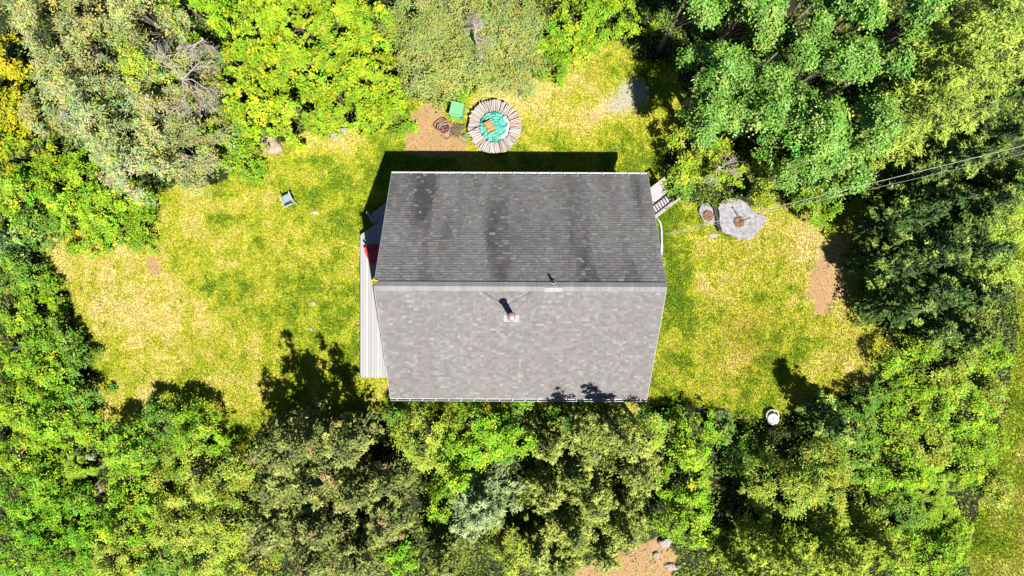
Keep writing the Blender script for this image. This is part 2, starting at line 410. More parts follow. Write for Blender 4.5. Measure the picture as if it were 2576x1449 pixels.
# shingles
EXPO = 0.1405
rs = np.random.default_rng(11)
TINT = np.array([(.104,.099,.098), (.112,.107,.108), (.096,.098,.092), (.113,.103,.102), (.100,.104,.099), (.108,.106,.108)])
def shingle_col(side, u, v):
    c = TINT[rs.integers(0, len(TINT))]*rs.uniform(.76, .97)*np.array((1.0, 1.0, 1.0) if side > 0 else (1.02, .99, .99))
    if rs.random() < .10: c = np.array((.112, .114, .109))*rs.uniform(.9, 1.12)
    if rs.random() < .05: c = c*np.array((1.05, .93, .94))
    if rs.random() < .05: c = c*np.array((.93, .99, 1.06))
    if side > 0:
        uu, vv = np.array([u]), np.array([v])
        st = fbm(uu, vv*.16, .9, 77)[0]; st2 = fbm(uu+vv*.12, vv*.3, 1.6, 78)[0]
        k = 1.02 - .54*max(0, min(1, (st-.46)*4.0)) - .30*max(0, min(1, (st2-.50)*5))
        if rs.random() > .12: c = c*max(.40, k)
    else:
        c = c*(.93+.14*fbm(np.array([u]), np.array([v]), 1.5, 79)[0])
    return c
pieces = []
for side in (-1, 1):
    nco = int(SL/EXPO)
    for k in range(nco+1):
        v0, v1 = k*EXPO, min((k+1)*EXPO, SL+.015)
        u = -HL/2 + .0
        while u < HL/2-1e-3:
            w = rs.uniform(.09, .25); u1 = min(u+w, HL/2)
            if HL/2-u1 < .08: u1 = HL/2
            th = .015 + (rs.random() < .5)*.008 + rs.uniform(0, .003)
            pieces.append((side, k, u, u1, v0, v1, th, shingle_col(side, (u+u1)/2, v0)))
            u = u1
def shingle_geo(p):
    side, k, u0, u1, v0, v1, th, c = p
    g = .0015; vt = max(v0-.012, 0); w0 = .003
    q = [slope(side, a, b, w) for a, b, w in ((u0+g, vt, w0), (u1-g, vt, w0), (u1-g, v1, th), (u0+g, v1, th), (u1-g, v1, 0), (u0+g, v1, 0), (u0+g, vt, 0), (u1-g, vt, 0))]
    f = [(0,3,2,1), (3,5,4,2), (0,6,5,3), (1,2,4,7)] if side < 0 else [(0,1,2,3), (3,2,4,5), (0,3,5,6), (1,7,4,2)]
    return q, f, c
pieces.sort(key=lambda p: (p[1], -p[0] if p[1] else 0))
singles = [p for p in pieces if p[0] < 0 and p[1] >= 1][:300]
sid = set(id(p) for p in singles)
V = []; F = []; C = []
for p in pieces:
    q, f, c = shingle_geo(p)
    if id(p) in sid:
        me = np_mesh('shingle', q, f, np.repeat([c], 8, 0)); link('shingle', me, M['shingle'], house)
    else:
        b = len(V); V += q; F += [tuple(i+b for i in t) for t in f]; C += [c]*8
o = link('shingle_field', np_mesh('shingle_field', V, F, C), M['shingle'], house); o['kind'] = 'stuff'
# ridge caps over a ridge vent
mb = MB()
for s in (-1, 1):
    q = [slope(s, u, v, w) for w in (.0, .045) for u, v in ((-HL/2+.02, -.01), (HL/2-.02, -.01), (HL/2-.02, .16), (-HL/2+.02, .16))]
    mb.add(q, [(3,2,1,0),(4,5,6,7),(0,1,5,4),(1,2,6,5),(2,3,7,6),(3,0,4,7)])
mb.build('ridge_vent', M['rooffelt'], house)
ncap = 54
for i in range(ncap):
    u0 = -HL/2-.01 + i*(HL+.02)/ncap; u1 = u0 + (HL+.02)/ncap - .003
    h0 = .048; h1 = .053; wv = .20
    q = [slope(-1, u0, wv, h1), slope(-1, u1, wv, h0), (u1, 0, HZR+h0/cA), (u0, 0, HZR+h1/cA), slope(1, u1, wv, h0), slope(1, u0, wv, h1),
         slope(-1, u0, wv, h1-.012), slope(-1, u1, wv, h0-.012), slope(1, u1, wv, h0-.012), slope(1, u0, wv, h1-.012), (u0, 0, HZR+.045), (u1, 0, HZR+.045)]
    f4 = [(0,1,2,3), (3,2,4,5), (6,7,1,0), (5,4,8,9), (0,3,10,6), (3,5,9,10), (1,7,11,2), (2,11,8,4)]
    c = np.array((.125,.124,.123))*rs.uniform(.9, 1.1)
    link('ridge_cap', np_mesh('ridge_cap', q, f4, np.repeat([c], 12, 0)), M['shingle'], house)
# gutters
for s in (-1, 1):
    y = s*(HS+.075); L = HL+.02
    mb = MB()
    mb.box((0, y, HZE-.135), (L, .125, .012)).box((0, y+s*.066, HZE-.085), (L, .012, .11)).box((0, y-s*.058, HZE-.09), (L, .006, .09))
    mb.box((0, y+s*.064, HZE-.024), (L, .018, .012))
    for e in (-1, 1): mb.box((e*(L/2+.004), y, HZE-.085), (.006, .135, .115))
    gu = mb.build('gutter', M['white'], house)
    for i in range(20):
        MB().box((-L/2+.3+i*(L-.6)/19, y-s*.005, HZE-.012), (.035, .135, .008)).build('gutter_hanger', M['white'], gu)
    MB().box((s*-5.75, y-s*.02, 1.6), (.09, .07, 3.05)).build('downspout', M['white'], house)
# flue
fy = -1.22; fz = HZR-abs(fy)*math.tan(A); fx = -.36; ft = 8.15
fl = MB().lathe([(.125, fz-.25), (.125, ft-.28)], 20, (fx, fy, 0)).build('chimney', M['steel'], house, smooth=True)
MB().lathe([(.128, ft-.26), (.150, ft-.24), (.150, ft-.20), (.128, ft-.18), (.128, ft-.09)], 24, (fx, fy, 0)).build('chimney_band', M['steel'], fl)
MB().lathe([(.165, ft-.08), (.170, ft-.06), (.165, ft-.045), (.142, ft-.045), (.138, ft-.03), (.10, ft-.012), (.03, ft)], 28, (fx, fy, 0)).build('rain_cap', M['cap'], fl, smooth=True)
MB().lathe([(.19, fz-.12), (.19, fz+.10), (.14, fz+.18), (.128, fz+.18)], 20, (fx, fy, 0)).build('storm_collar', M['steel'], fl)
vpl = abs(fy)/cA
q = [slope(-1, fx+a, vpl+b, w) for w in (.018, .026) for a, b in ((-.33,-.05), (.33,-.05), (.33,.34), (-.33,.34))]
MB().add(q, [(3,2,1,0),(4,5,6,7),(0,1,5,4),(1,2,6,5),(2,3,7,6),(3,0,4,7)]).build('flashing', M['steelgrey'], fl)
for ex in (-1.55, .50):
    e = slope(-1, ex, .24, .03)
    MB().tube([(fx, fy, fz+1.15), e], .011, 6).build('brace_rod', M['steel'], fl)
MB().lathe([(.132, fz+1.11), (.142, fz+1.13), (.142, fz+1.17), (.132, fz+1.19)], 20, (fx, fy, 0)).build('brace_collar', M['steel'], fl)
# plumbing vent by the ridge
vx, vy = 1.36, .18
vz = HZR-abs(vy)*math.tan(A)
vp = MB().lathe([(.055, vz-.1), (.055, vz+.40), (.042, vz+.40), (.042, vz+.15)], 16, (vx, vy, 0)).build('vent_pipe', M['black'], house, smooth=True)
MB().lathe([(.10, vz-.05), (.085, vz+.10), (.06, vz+.14)], 16, (vx, vy, 0)).build('vent_boot', M['white'], vp)
q = [slope(-1, .99+a, b, w) for w in (.066, .072) for a, b in ((0,.005), (.74,.005), (.74,.215), (0,.215))]
MB().add(q, [(3,2,1,0),(4,5,6,7),(0,1,5,4),(1,2,6,5),(2,3,7,6),(3,0,4,7)]).build('vent_flashing', M['steelgrey'], vp)
# small yellow ornament on the left end of the ridge
yo = thing('gable_ornament', 'small yellow ornament fixed to the left end of the roof ridge', 'ornament', (HX-6.02, HY+.16, HZR-.22))
mb = MB()
star = []
for i in range(10):
    r = .17 if i % 2 == 0 else .085
    star.append((r*math.cos(i*math.pi/5+.3), r*math.sin(i*math.pi/5+.3)))
mb.prism(star, .10, .16); mb.build('petals', M['yellow'], yo, rot=(-.35, 0, 0))
MB().lathe([(.07, .15), (.05, .19), (.01, .21)], 12).build('centre', M['mulch'], yo)
MB().beam((.03, 0, -.1), (.0, 0, .12), .03, .03).build('bracket', M['black'], yo)

# ------------------------------------------------------------------ decks
def board(parent, poly, z0, z1, c):
    n = len(poly); area = sum(poly[i][0]*poly[(i+1)%n][1]-poly[(i+1)%n][0]*poly[i][1] for i in range(n))
    if area < 0: poly = poly[::-1]
    v = [(p[0], p[1], z0) for p in poly]+[(p[0], p[1], z1) for p in poly]
    f = [(3,2,1,0),(4,5,6,7),(0,1,5,4),(1,2,6,5),(2,3,7,6),(3,0,4,7)]
    return link('board', np_mesh('board', v, f, np.repeat([c], 8, 0)), M['deck'], parent)
DZ = .55
dk = thing('side_deck', 'weathered pale plank deck along the left wall of the house', 'deck', (0, 0, 0))
DECKC = np.array((.195, .195, .20))
xl, xr, yb = -7.72, -5.32, W(0, 950, DZ)[1]
def ytop(x): return 2.70+(x+7.71)*.748
bw = .142; x = xl
while x < xr:
    c = DECKC*rs.uniform(.80, 1.14)
    board(dk, [(x, yb), (x+bw-.011, yb), (x+bw-.011, ytop(x+bw)), (x, ytop(x))], DZ-.036, DZ, c); x += bw
mb = MB()
mb.beam((xl+.02, yb+.02, DZ-.16), (xl+.02, ytop(xl)-.03, DZ-.16), .04, .22).beam((xl+.02, yb+.03, DZ-.16), (xr, yb+.03, DZ-.16), .04, .22)
mb.beam((xl+.04, ytop(xl)-.05, DZ-.16), (xr, ytop(xr)-.05, DZ-.16), .04, .22)
mb.build('deck_frame', M['bark'], dk)
for px_, py_ in ((xl+.1, yb+.1), (xl+.1, -1.5), (xl+.1, 1.0), (xl+.1, 2.5), (-5.6, yb+.1)):
    MB().box((px_, py_, DZ/2-.1), (.1, .1, DZ-.1)).build('leg', M['bark'], dk)
dirc = Vector((1, .748)).normalized(); nout = Vector((-dirc.y, dirc.x))
p0 = Vector((-6.93, ytop(-6.93)))
for k, zz in enumerate((DZ-.18, DZ-.36)):
    for j in range(2):
        a = p0 + nout*(.03+(k*2+j)*.148); b = a + nout*.14
        c = DECKC*rs.uniform(.9, 1.08)
        e = dirc*1.75
        board(dk, [a, a+e, b+e, b], zz-.036, zz, c)
    MB().beam((p0+nout*(.03+k*.296)).to_3d()+Vector((0,0,zz-.1)), (p0+nout*(.3+k*.296)).to_3d()+Vector((0,0,zz-.1)), .04, .14).build('stringer', M['bark'], dk)
# stair rails
def rail(parent, a, b, za, zb, nb, drop=.06, name='railing', bottom=True, deckz=None, mat=None):
    mat = mat or M['deckrail']
    a, b = Vector(a), Vector(b)
    t = MB().beam((a.x, a.y, za), (b.x, b.y, zb), .09, .038).build('top_rail', mat, parent)
    if bottom: MB().beam((a.x, a.y, za-.74), (b.x, b.y, zb-.74), .06, .05).build('bottom_rail', mat, parent)
    for i in range(nb):
        k = (i+.5)/nb; p = a.lerp(b, k); z = za+(zb-za)*k
        MB().box((p.x, p.y, z-.40), (.038, .038, .72)).build('baluster', mat, parent)
M['deckrail'] = mat_plain('pale_rail_wood', (.18, .175, .17), .75, .2, var=.12, scale=10)
a = p0 + dirc*.02; b = a + nout*.62
rail(dk, a, b, DZ+.85, DZ+.45, 0, bottom=False)
for p, z in ((a, DZ+.84), (b, DZ+.44)):
    MB().box((p.x, p.y, z/2), (.085, .085, z)).build('newel_post', M['deckrail'], dk, rot=None)
p = p0 + dirc*1.35 + nout*.60
MB().box((p.x, p.y, .45), (.09, .09, .9)).build('newel_post', M['deckrail'], dk)

# landing on the right
ld = thing('side_landing', 'pale square plank landing with railing at the right wall of the house', 'deck', (0, 0, 0))
LZ = .55
T_, R_, B_ = [Vector(W(*p, LZ)) for p in ((1661, 452), (1701, 506), (1647, 549))]
ax = (B_-R_).normalized(); ay = (T_-R_).normalized()      # ax runs down-left, ay up-left along the open side
wid = (T_-R_).length; LEN = 2.4
k = 0; t = 0
while t < wid-.02:
    w = min(.142, wid-t); c = DECKC*np.array((1.06, 1.0, .97))*rs.uniform(.97, 1.05)
    a = R_+ay*t; b = R_+ay*(t+w-.006)
    board(ld, [a, a+ax*LEN, b+ax*LEN, b], LZ-.036, LZ, c); t += .142
mb = MB()
mb.beam((R_+ay*.02).to_3d()+Vector((0,0,LZ-.14)), (R_+ay*.02+ax*LEN).to_3d()+Vector((0,0,LZ-.14)), .04, .2)
mb.beam((R_+ay*(wid-.02)).to_3d()+Vector((0,0,LZ-.14)), (R_+ay*(wid-.02)+ax*LEN).to_3d()+Vector((0,0,LZ-.14)), .04, .2)
mb.beam((R_+ax*.02).to_3d()+Vector((0,0,LZ-.14)), (R_+ax*.02+ay*wid).to_3d()+Vector((0,0,LZ-.14)), .04, .2)
mb.build('deck_frame', M['bark'], ld)
for q in (R_+ax*.06+ay*.06, R_+ax*.06+ay*(wid-.06), R_+ax*1.2+ay*.06):
    MB().box((q.x, q.y, LZ/2-.05), (.09, .09, LZ-.08)).build('leg', M['bark'], ld)
rail(ld, R_+ay*.05+ax*.05, R_+ay*.05+ax*1.75, LZ+.92, LZ+.92, 11)
rail(ld, R_+ay*(wid-.05)+ax*.05, R_+ay*(wid-.05)+ax*1.75, LZ+.92, LZ+.92, 11)
for q in (R_+ay*.05+ax*.05, R_+ay*(wid-.05)+ax*.05):
    MB().box((q.x, q.y, LZ+.46), (.09, .09, .98), math.atan2(ax.y, ax.x)).build('newel_post', M['deckrail'], ld)
# white pipe along the wall
pts = [W3(1650, 546, .10), W3(1661, 560, .09), W3(1664, 575, .08), W3(1665, 610, .08), W3(1664, 642, .08)]
tag(MB().tube(pts, .055, 10).build('pipe_or_shade_tube', M['white'], smooth=True), 'white drain pipe bent along the ground below the right landing', 'pipe')

# ------------------------------------------------------------------ things in the yard
rp = random.Random(5)
def rock(name, px, py, rx, ry, h, mat, label, cat='stone', seed=0, rz=0.0, group=None, sink=.3):
    x, y = W(px, py, 0); k = CAM_H/FD
    r = random.Random(seed*7+3)
    n1, n2 = 14, 6
    V = []; F = []
    ph = [r.uniform(0, 6.28) for _ in range(6)]
    for i in range(n2+1):
        f = i/n2*math.pi/2
        for j in range(n1):
            t = 2*math.pi*j/n1
            s = 1+.14*math.sin(2*t+ph[0])+.10*math.sin(3*t+ph[1])+.06*math.sin(5*t+ph[2])
            cr = math.cos(f)**.45
            zz = h*math.sin(f)*(1+.12*math.sin(t+ph[3])*math.cos(f))
            V.append((rx*k*cr*s*math.cos(t)+r.uniform(-.01,.01), ry*k*cr*s*math.sin(t)+r.uniform(-.01,.01), zz-.03+r.uniform(-.012,.012)*min(1, h*6)))
    for i in range(n2):
        for j in range(n1):
            q = (j+1) % n1; F.append((i*n1+j, i*n1+q, (i+1)*n1+q, (i+1)*n1+j))
    m = MB(); m.v = V; m.f = F
    o = m.build(name, mat, None, (x, y, -.01), (0, 0, rz), smooth=False)
    return tag(o, label, cat, group)
rock('boulder', 681, 366, 30, 24, .32, M['tanrock'], 'large tan boulder at the edge of the lime green bushes', seed=1)
rock('flagstone', 732, 352, 11, 7, .10, M['palestone'], 'small flat grey stone right of the large tan boulder', seed=2)
rock('flagstone', 838, 345, 20, 10, .07, M['palestone'], 'left pale flagstone of the pair below the lime bushes', seed=3)
rock('flagstone', 868, 329, 22, 9, .07, M['palestone'], 'right pale flagstone of the pair below the lime bushes', seed=4)
rock('stone', 661, 428, 8, 6, .10, M['palestone'], 'small pale stone on the lawn below the large tan boulder', seed=5)
rock('stone', 793, 535, 6.5, 5.5, .12, M['white'], 'small bright white stone right of the white garden chair', seed=6)
rock('stone', 787, 763, 8, 5, .08, M['palestone'], 'pale stone on the lawn left of the long deck', seed=7)
rock('stone', 783, 829, 8, 5, .10, M['palestone'], 'pale stone just above the tall spruce shadow on the lawn', seed=8, rz=-.5)
rock('stone', 2091, 771, 5.5, 5, .08, M['palestone'], 'small white stone beside the tan soil patch at right', seed=9)
rock('stone', 575, 421, 9, 6, .2, M['palestone'], 'white stone at the foot of the sage willows', seed=10)
rock('stone', 1812, 1043, 24, 15, .28, M['stone'], 'brown fieldstone left of the white lidded well ring', seed=11)
rock('stone', 1795, 592, 12, 7, .07, M['palestone'], 'flat pinkish stone below the grey slab bed', seed=12)
rock('stone', 2052, 1022, 17, 11, .22, M['stone'], 'grey stone in the shade of the spruce right of the well ring', seed=13)
rock('boulder', 2198, 995, 20, 12, .34, M['palestone'], 'pale cracked boulder among bright shrubs at lower right', seed=14)
rock('stone', 2228, 982, 13, 12, .26, M['tanrock'], 'tan stone touching the pale cracked boulder', seed=15)
rock('stone', 252, 1228, 11, 22, .42, M['tanrock'], 'upright tan stone among the ferns at lower left', seed=16)
rock('stone', 190, 1135, 11, 9, .4, M['stone'], 'left grey stone of the row above the fern clump', seed=17)
rock('stone', 232, 1147, 16, 10, .4, M['stone'], 'middle grey stone of the row above the fern clump', seed=18)
rock('stone', 262, 1163, 9, 11, .4, M['tanrock'], 'right reddish stone of the row above the fern clump', seed=19)
rock('boulder', 1672, 1362, 20, 13, .35, M['palestone'], 'pale boulder on the tan soil at the bottom edge', seed=20)
rock('stone', 1650, 1395, 10, 8, .2, M['palestone'], 'small pale stone below the boulder on the bottom soil', seed=21)
rock('stone', 1690, 1425, 22, 9, .2, M['stone'], 'dark flat stone at the bottom edge right of the soil', seed=22)
for i in range(9):
    rock('pebble', rp.uniform(1570, 1680), rp.uniform(1375, 1440), rp.uniform(2, 4.5), rp.uniform(2, 4), .06, M['palestone'], 'little pale pebble scattered on the soil at the bottom edge', 'pebble', 40+i, group='pebbles on the bottom soil')

# grey slab bed with orange mulch ring
def smooth_poly(pts, n=4):
    out = []; m = len(pts)
    for i in range(m):
        p0, p1, p2, p3 = [Vector(pts[(i+k-1) % m]) for k in range(4)]
        for j in range(n):
            t = j/n
            out.append(tuple(.5*((2*p1)+(-p0+p2)*t+(2*p0-5*p1+4*p2-p3)*t*t+(-p0+3*p1-3*p2+p3)*t**3)))
    return out
def rough_bed(name, poly, h, label):
    t = thing(name, label, 'slab', (0, 0, 0))
    P = [W(*p, h) for p in poly]; S = [(x+rp.uniform(-.03, .03), y+rp.uniform(-.03, .03)) for x, y in smooth_poly(P)]
    MB().prism(S, -.05, h).build('slab_top', M['fabric'], t, bevel=.03)
    mb = MB(); mb.tube([(x, y, h-.02) for x, y in S+S[:1]], .022, 6, False); mb.build('edging', M['fabric'], t)
    return t
rough_bed('stone_slab', [(1808,524),(1812,537),(1814,577),(1836,589),(1869,602),(1890,601),(1901,590),(1927,556),(1924,545),(1901,535),(1865,505),(1825,500)], .16, 'large grey stone slab with curved edge below the apple tree')
rough_bed('stone_slab', [(1760,532),(1765,516),(1780,512),(1793,530),(1797,563),(1771,556)], .14, 'small grey stone slab left of the black gap shade tube')
pts = [W3(1797, 520, .12), W3(1800, 535, .13), W3(1804, 552, .13), W3(1806, 568, .12), W3(1811, 580, .10)]  # black ribbed tube, added to draw the dark shade in the slab gap
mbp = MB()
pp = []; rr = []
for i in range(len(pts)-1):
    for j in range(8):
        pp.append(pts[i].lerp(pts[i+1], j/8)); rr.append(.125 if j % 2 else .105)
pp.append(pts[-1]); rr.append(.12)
tag(mbp.tube(pp, rr, 12).build('pipe_or_shade_tube', M['black']), 'black ribbed tube added as shade between the two grey slabs', 'pipe')
def mulch(px, py, r, label, z, seed):
    g = random.Random(seed); x, y = W(px, py, z)
    t = thing('mulch_mound', label, 'mulch', (x, y, z))
    m = MB(); n = 22; prof = [(r, -.02), (r*.92, .05), (r*.6, .10), (r*.3, .06), (.02, .04)]
    for i, (rr, zz) in enumerate(prof):
        for j in range(n):
            a = 2*math.pi*j/n; q = rr*(1+g.uniform(-.08, .08)); m.v.append((q*math.cos(a), q*math.sin(a), zz+g.uniform(-.015, .015)))
    for i in range(len(prof)-1):
        for j in range(n): k = (j+1) % n; m.f.append((i*n+j, i*n+k, (i+1)*n+k, (i+1)*n+j))
    m.build('mound', M['mulch'], t)
    c = MB()
    for i in range(60):
        a = g.uniform(0, 6.28); q = r*math.sqrt(g.random()); e = Matrix.Rotation(g.uniform(0, 3.1), 3, 'Z') @ Matrix.Rotation(g.uniform(-.5, .5), 3, 'X')
        c.box((q*math.cos(a), q*math.sin(a), .10), (.07, .025, .012), M=e)
    o = c.build('chips', M['mulch'], t); o['kind'] = 'stuff'
    return t
mulch(1859, 558, .29, 'round orange mulch mound on the large grey slab', .16, 3)
mulch(1782, 543, .27, 'brown mulch heap on the small grey slab', .14, 4)
sx, sy = W(1863, 556, .2)
st = thing('garden_stake', 'thin dark stake standing in the orange mulch mound', 'stake', (sx, sy, .2))
MB().tube([(0,0,-.05), (.01,0,.6), (0,.02,1.35)], [.028, .026, .022], 8).build('shaft', M['bark'], st)
MB().lathe([(.04, 1.33), (.05, 1.36), (.03, 1.39)], 8).build('finial', M['bark'], st)

# firewood ring
wx_, wy_ = W(1244, 319, .3)
wp = thing('firewood_ring', 'circular stack of split firewood above the house roof', 'woodpile', (wx_, wy_, 0))
RI, RO = .78, 1.36
logc = [(.205,.18,.165), (.22,.20,.19), (.19,.17,.165), (.21,.185,.16), (.175,.15,.135), (.20,.20,.205), (.205,.175,.165), (.20,.14,.095)]
lays = [(0, 50, .0), (1, 62, .01), (2, 66, .02), (3, 70, .0)]
for lay, n, off in lays:
    for i in range(n):
        a = 2*math.pi*(i+rp.uniform(-.25, .25))/n + lay*.35
        ln = rp.uniform(.46, .58); w = 2*math.pi*1.06/n*rp.uniform(.95, 1.18); h = rp.uniform(.105, .135)
        rc = 1.07+rp.uniform(-.05, .05)
        c0 = np.array(logc[rp.randrange(len(logc))])*rp.uniform(1.02, 1.4)
        typ = rp.random()
        sec = [(-w/2, 0), (w/2, 0), (w*.42, h*.75), (w*.05, h), (-w*.40, h*.8)] if typ < .6 else [(-w/2, h*.1), (0, 0), (w/2, h*.2), (w*.15, h*.95), (-w*.35, h*.9)]
        V = []
        for e, (u, sc) in enumerate(((-ln/2, .86), (ln/2, 1.0))):
            for p, q in sec: V.append((u+rp.uniform(-.012, .012), p*sc*(.78 if e == 0 else 1.12), q))
        F = []
        for j in range(5): k = (j+1) % 5; F.append((j, k, 5+k, 5+j))
        m = MB(); m.v = V; m.f = F+[(4,3,2,1,0), (5,6,7,8,9)]
        me = m.mesh('log')
        at = me.attributes.new('Col', 'FLOAT_COLOR', 'POINT')
        ends = np.ones((10, 4), np.float32); ends[:, :3] = c0; at.data.foreach_set('color', ends.ravel())
        ztilt = rp.uniform(-.10, .06)
        o = link('log', me, M['log'], wp, (rc*math.cos(a), rc*math.sin(a), .0+lay*.118+rp.uniform(0, .012)), (rp.uniform(-.15, .15), ztilt, a+rp.uniform(-.09, .09)))
# tarp in the middle
g = np.random.default_rng(3)
nr, na = 26, 84
V = []; ph = g.uniform(0, 6.28, 8)
for i in range(nr):
    for j in range(na):
        t = 2*math.pi*j/na; r = i/(nr-1)*(.80+.03*math.sin(5*t+ph[4]))
        f = r/.8
        fold = (.06*math.sin(7*t+ph[0]+5*f)+.045*math.sin(13*t+ph[1]-7*f)+.03*math.sin(23*t+ph[2]+4*f))*f**.8
        fold += .04*math.sin(7*r*6+3*math.sin(2*t+ph[3]))*(1-f*.4)
        V.append((r*math.cos(t), r*math.sin(t), .40+.10*(1-f*f)+fold+(-.14 if f > .93 else 0)))
F = [(i*na+j, i*na+(j+1) % na, (i+1)*na+(j+1) % na, (i+1)*na+j) for i in range(nr-1) for j in range(na)]
m = MB(); m.v = V; m.f = F
tp = m.build('tarp', M['tarp'], None, (wx_-.02, wy_+.0, 0), smooth=True)
tag(tp, 'crumpled teal tarp filling the middle of the firewood ring', 'tarp')
V = []; n = 24
for i in range(n+1):
    t = -1.0+i/n*1.75
    for r, z in ((.64+.05*math.sin(9*t), .50), (.71, .50), (.79, .42)):
        V.append((r*math.cos(t)*(1+.03*math.sin(7*t)), r*math.sin(t), z+.02*math.sin(11*t+r*9)+.012))
m = MB(); m.v = V; m.f = [(i*3+k, (i+1)*3+k, (i+1)*3+k+1, i*3+k+1)[::-1] for i in range(n) for k in range(2)]
m.build('tarp_hem', M['tarpwhite'], tp, smooth=True)
# open wooden crate on the tarp
cx_, cy_ = W(1232, 318, .75)
cr = thing('wooden_crate', 'open orange brown wooden crate lying on the teal tarp', 'crate', (cx_, cy_, .60), math.radians(28))
MB().box((0, 0, .02), (.36, .56, .03)).build('base', M['rust'], cr)
for nm, c, s in (('side', (-.19, 0, .07), (.024, .60, .14)), ('side', (.19, 0, .07), (.024, .60, .14)), ('end_board', (0, .29, .07), (.356, .024, .14)), ('end_board', (0, -.29, .07), (.356, .024, .14))):
    MB().box(c, s).build(nm, M['crate'], cr, bevel=.004)
MB().box((0, -.15, .10), (.35, .13, .02), M=Matrix.Rotation(.25, 3, 'X')).build('slat', M['crate'], cr)
MB().box((.02, .08, .045), (.26, .30, .012)).build('liner', M['crate'], cr)
a = W3(1180, 333, .58); b = W3(1214, 318, .66)
tag(MB().tube([a, (a+b)/2+Vector((0,.02,.02)), b], [.022, .025, .018], 7).build('stick', M['deadwood']), 'pale stick lying from the firewood onto the crate', 'stick')

# compost bin
bx, by = W(1149, 276, .5)
cb = thing('compost_bin', 'square green plastic compost bin above the red hose heap', 'compost bin', (bx, by, 0), math.radians(-13))
m = MB(); q = []
for z, s in ((0, .37), (.62, .30)): q += [(-s, -s, z), (s, -s, z), (s, s, z), (-s, s, z)]
m.add(q, [(3,2,1,0),(4,5,6,7),(0,1,5,4),(1,2,6,5),(2,3,7,6),(3,0,4,7)]); m.build('body', M['green'], cb, bevel=.02)
for s in (-1, 1):
    for zz in (.15, .3, .45):
        e = .37-.07*zz/.62
        MB().box((0, s*(e+.004), zz), (.50, .02, .05)).build('rib', M['green'], cb)
lid = MB().box((0, 0, .65), (.66, .70, .05)).build('lid', M['green'], cb, bevel=.015)
mm = MB()
for c, s in (((-.17, .06, .685), (.04, .36, .05)), ((.17, .06, .685), (.04, .36, .05)), ((0, .22, .685), (.30, .04, .05)), ((0, -.10, .685), (.30, .04, .05))): mm.box(c, s)
mm.build('lid_rim', M['green'], lid)
MB().box((0, -.29, .682), (.52, .018, .016)).build('hinge', M['black'], lid)
for s in (-1, 1): MB().box((s*.31, -.36, .60), (.07, .06, .12)).build('handle', M['black'], cb)

# red hose heap, wire basket, brush
hx, hy = W(1118, 322, .1)
ho = thing('garden_hose', 'heap of coiled faded red garden hose on the tan soil', 'hose', (hx, hy, 0))
r_ = random.Random(8)
for k in range(11):
    pts = []; R0 = r_.uniform(.14, .40); ex = r_.uniform(.7, 1.0); ph = r_.uniform(0, 6.28); ox, oy = r_.uniform(-.12, .12), r_.uniform(-.10, .14)
    for i in range(25):
        t = 2*math.pi*i/24; q = R0*(1+.1*math.sin(3*t+ph)+.08*math.sin(2*t))
        pts.append((ox+q*math.cos(t), oy+q*ex*math.sin(t), .04+k*.035+.05*math.sin(2*t+ph)))
    MB().tube(pts, .017 if k % 3 else .026, 6, False).build('coil', M[('redmetal', 'redmetal', 'deadwood', 'bark')[k % 4]], ho, smooth=True)
MB().tube([(.2, .2, .2), (.33, .27, .16), (.42, .12, .08), (.46, -.05, .04)], .03, 7).build('hose_end', M['redmetal'], ho, smooth=True)
bkx, bky = W(1124, 338, .1)
bk = thing('wire_basket', 'thin wire basket tipped beside the red hose heap', 'basket', (bkx, bky, .02), .3)
for z, R0 in ((.02, .16), (.14, .20), (.26, .24)):
    MB().tube([(R0*math.cos(t), R0*math.sin(t)-z*.5, z) for t in [2*math.pi*i/20 for i in range(21)]], .010, 5, False).build('hoop', M['tanrock'], bk)
for i in range(10):
    t = 2*math.pi*i/10
    MB().tube([(.15*math.cos(t), .15*math.sin(t), .0), (.24*math.cos(t), .24*math.sin(t)-.13, .27)], .007, 5).build('upright', M['palestone'], bk)
bpx, bpy_ = W(1150, 330, .1)
br = thing('brush_pile', 'small heap of dry brown branches left of the firewood ring', 'branches', (bpx, bpy_, 0))
for k in range(44):
    a = r_.uniform(0, 6.28); L = r_.uniform(.25, .6); x0, y0 = r_.uniform(-.2, .22), r_.uniform(-.28, .28)
    p = Vector((x0, y0, r_.uniform(.03, .22))); d = Vector((math.cos(a), math.sin(a), r_.uniform(-.15, .3)))*L
    MB().tube([p-d*.5, p+Vector((r_.uniform(-.05,.05), r_.uniform(-.05,.05), .02)), p+d*.5], [.018, .014, .006], 5).build('branch', M['bark'] if k % 3 else M['mulch'], br)
pts = [W3(1148, 336, .1), W3(1155, 346, .06), W3(1163, 355, .05), W3(1174, 360, .05)]
tag(MB().tube(pts, [.026, .022, .02, .012], 6).build('curved_stick', M['bark']), 'curved brown stick on soil pointing to the shadow of the roof', 'stick')
px_, py_ = W(1170, 345, .1)
pot = thing('plant_pot', 'small teal plant pot at the foot of the firewood ring', 'pot', (px_, py_, .10), .5)
MB().lathe([(.07, -.10), (.10, .10), (.115, .10), (.115, .13), (.09, .13), (.07, -.05)], 16).build('body', M['tarp'], pot, smooth=False)
MB().lathe([(.085, .07), (.02, .09)], 12).build('soil_fill', M['mulch'], pot)

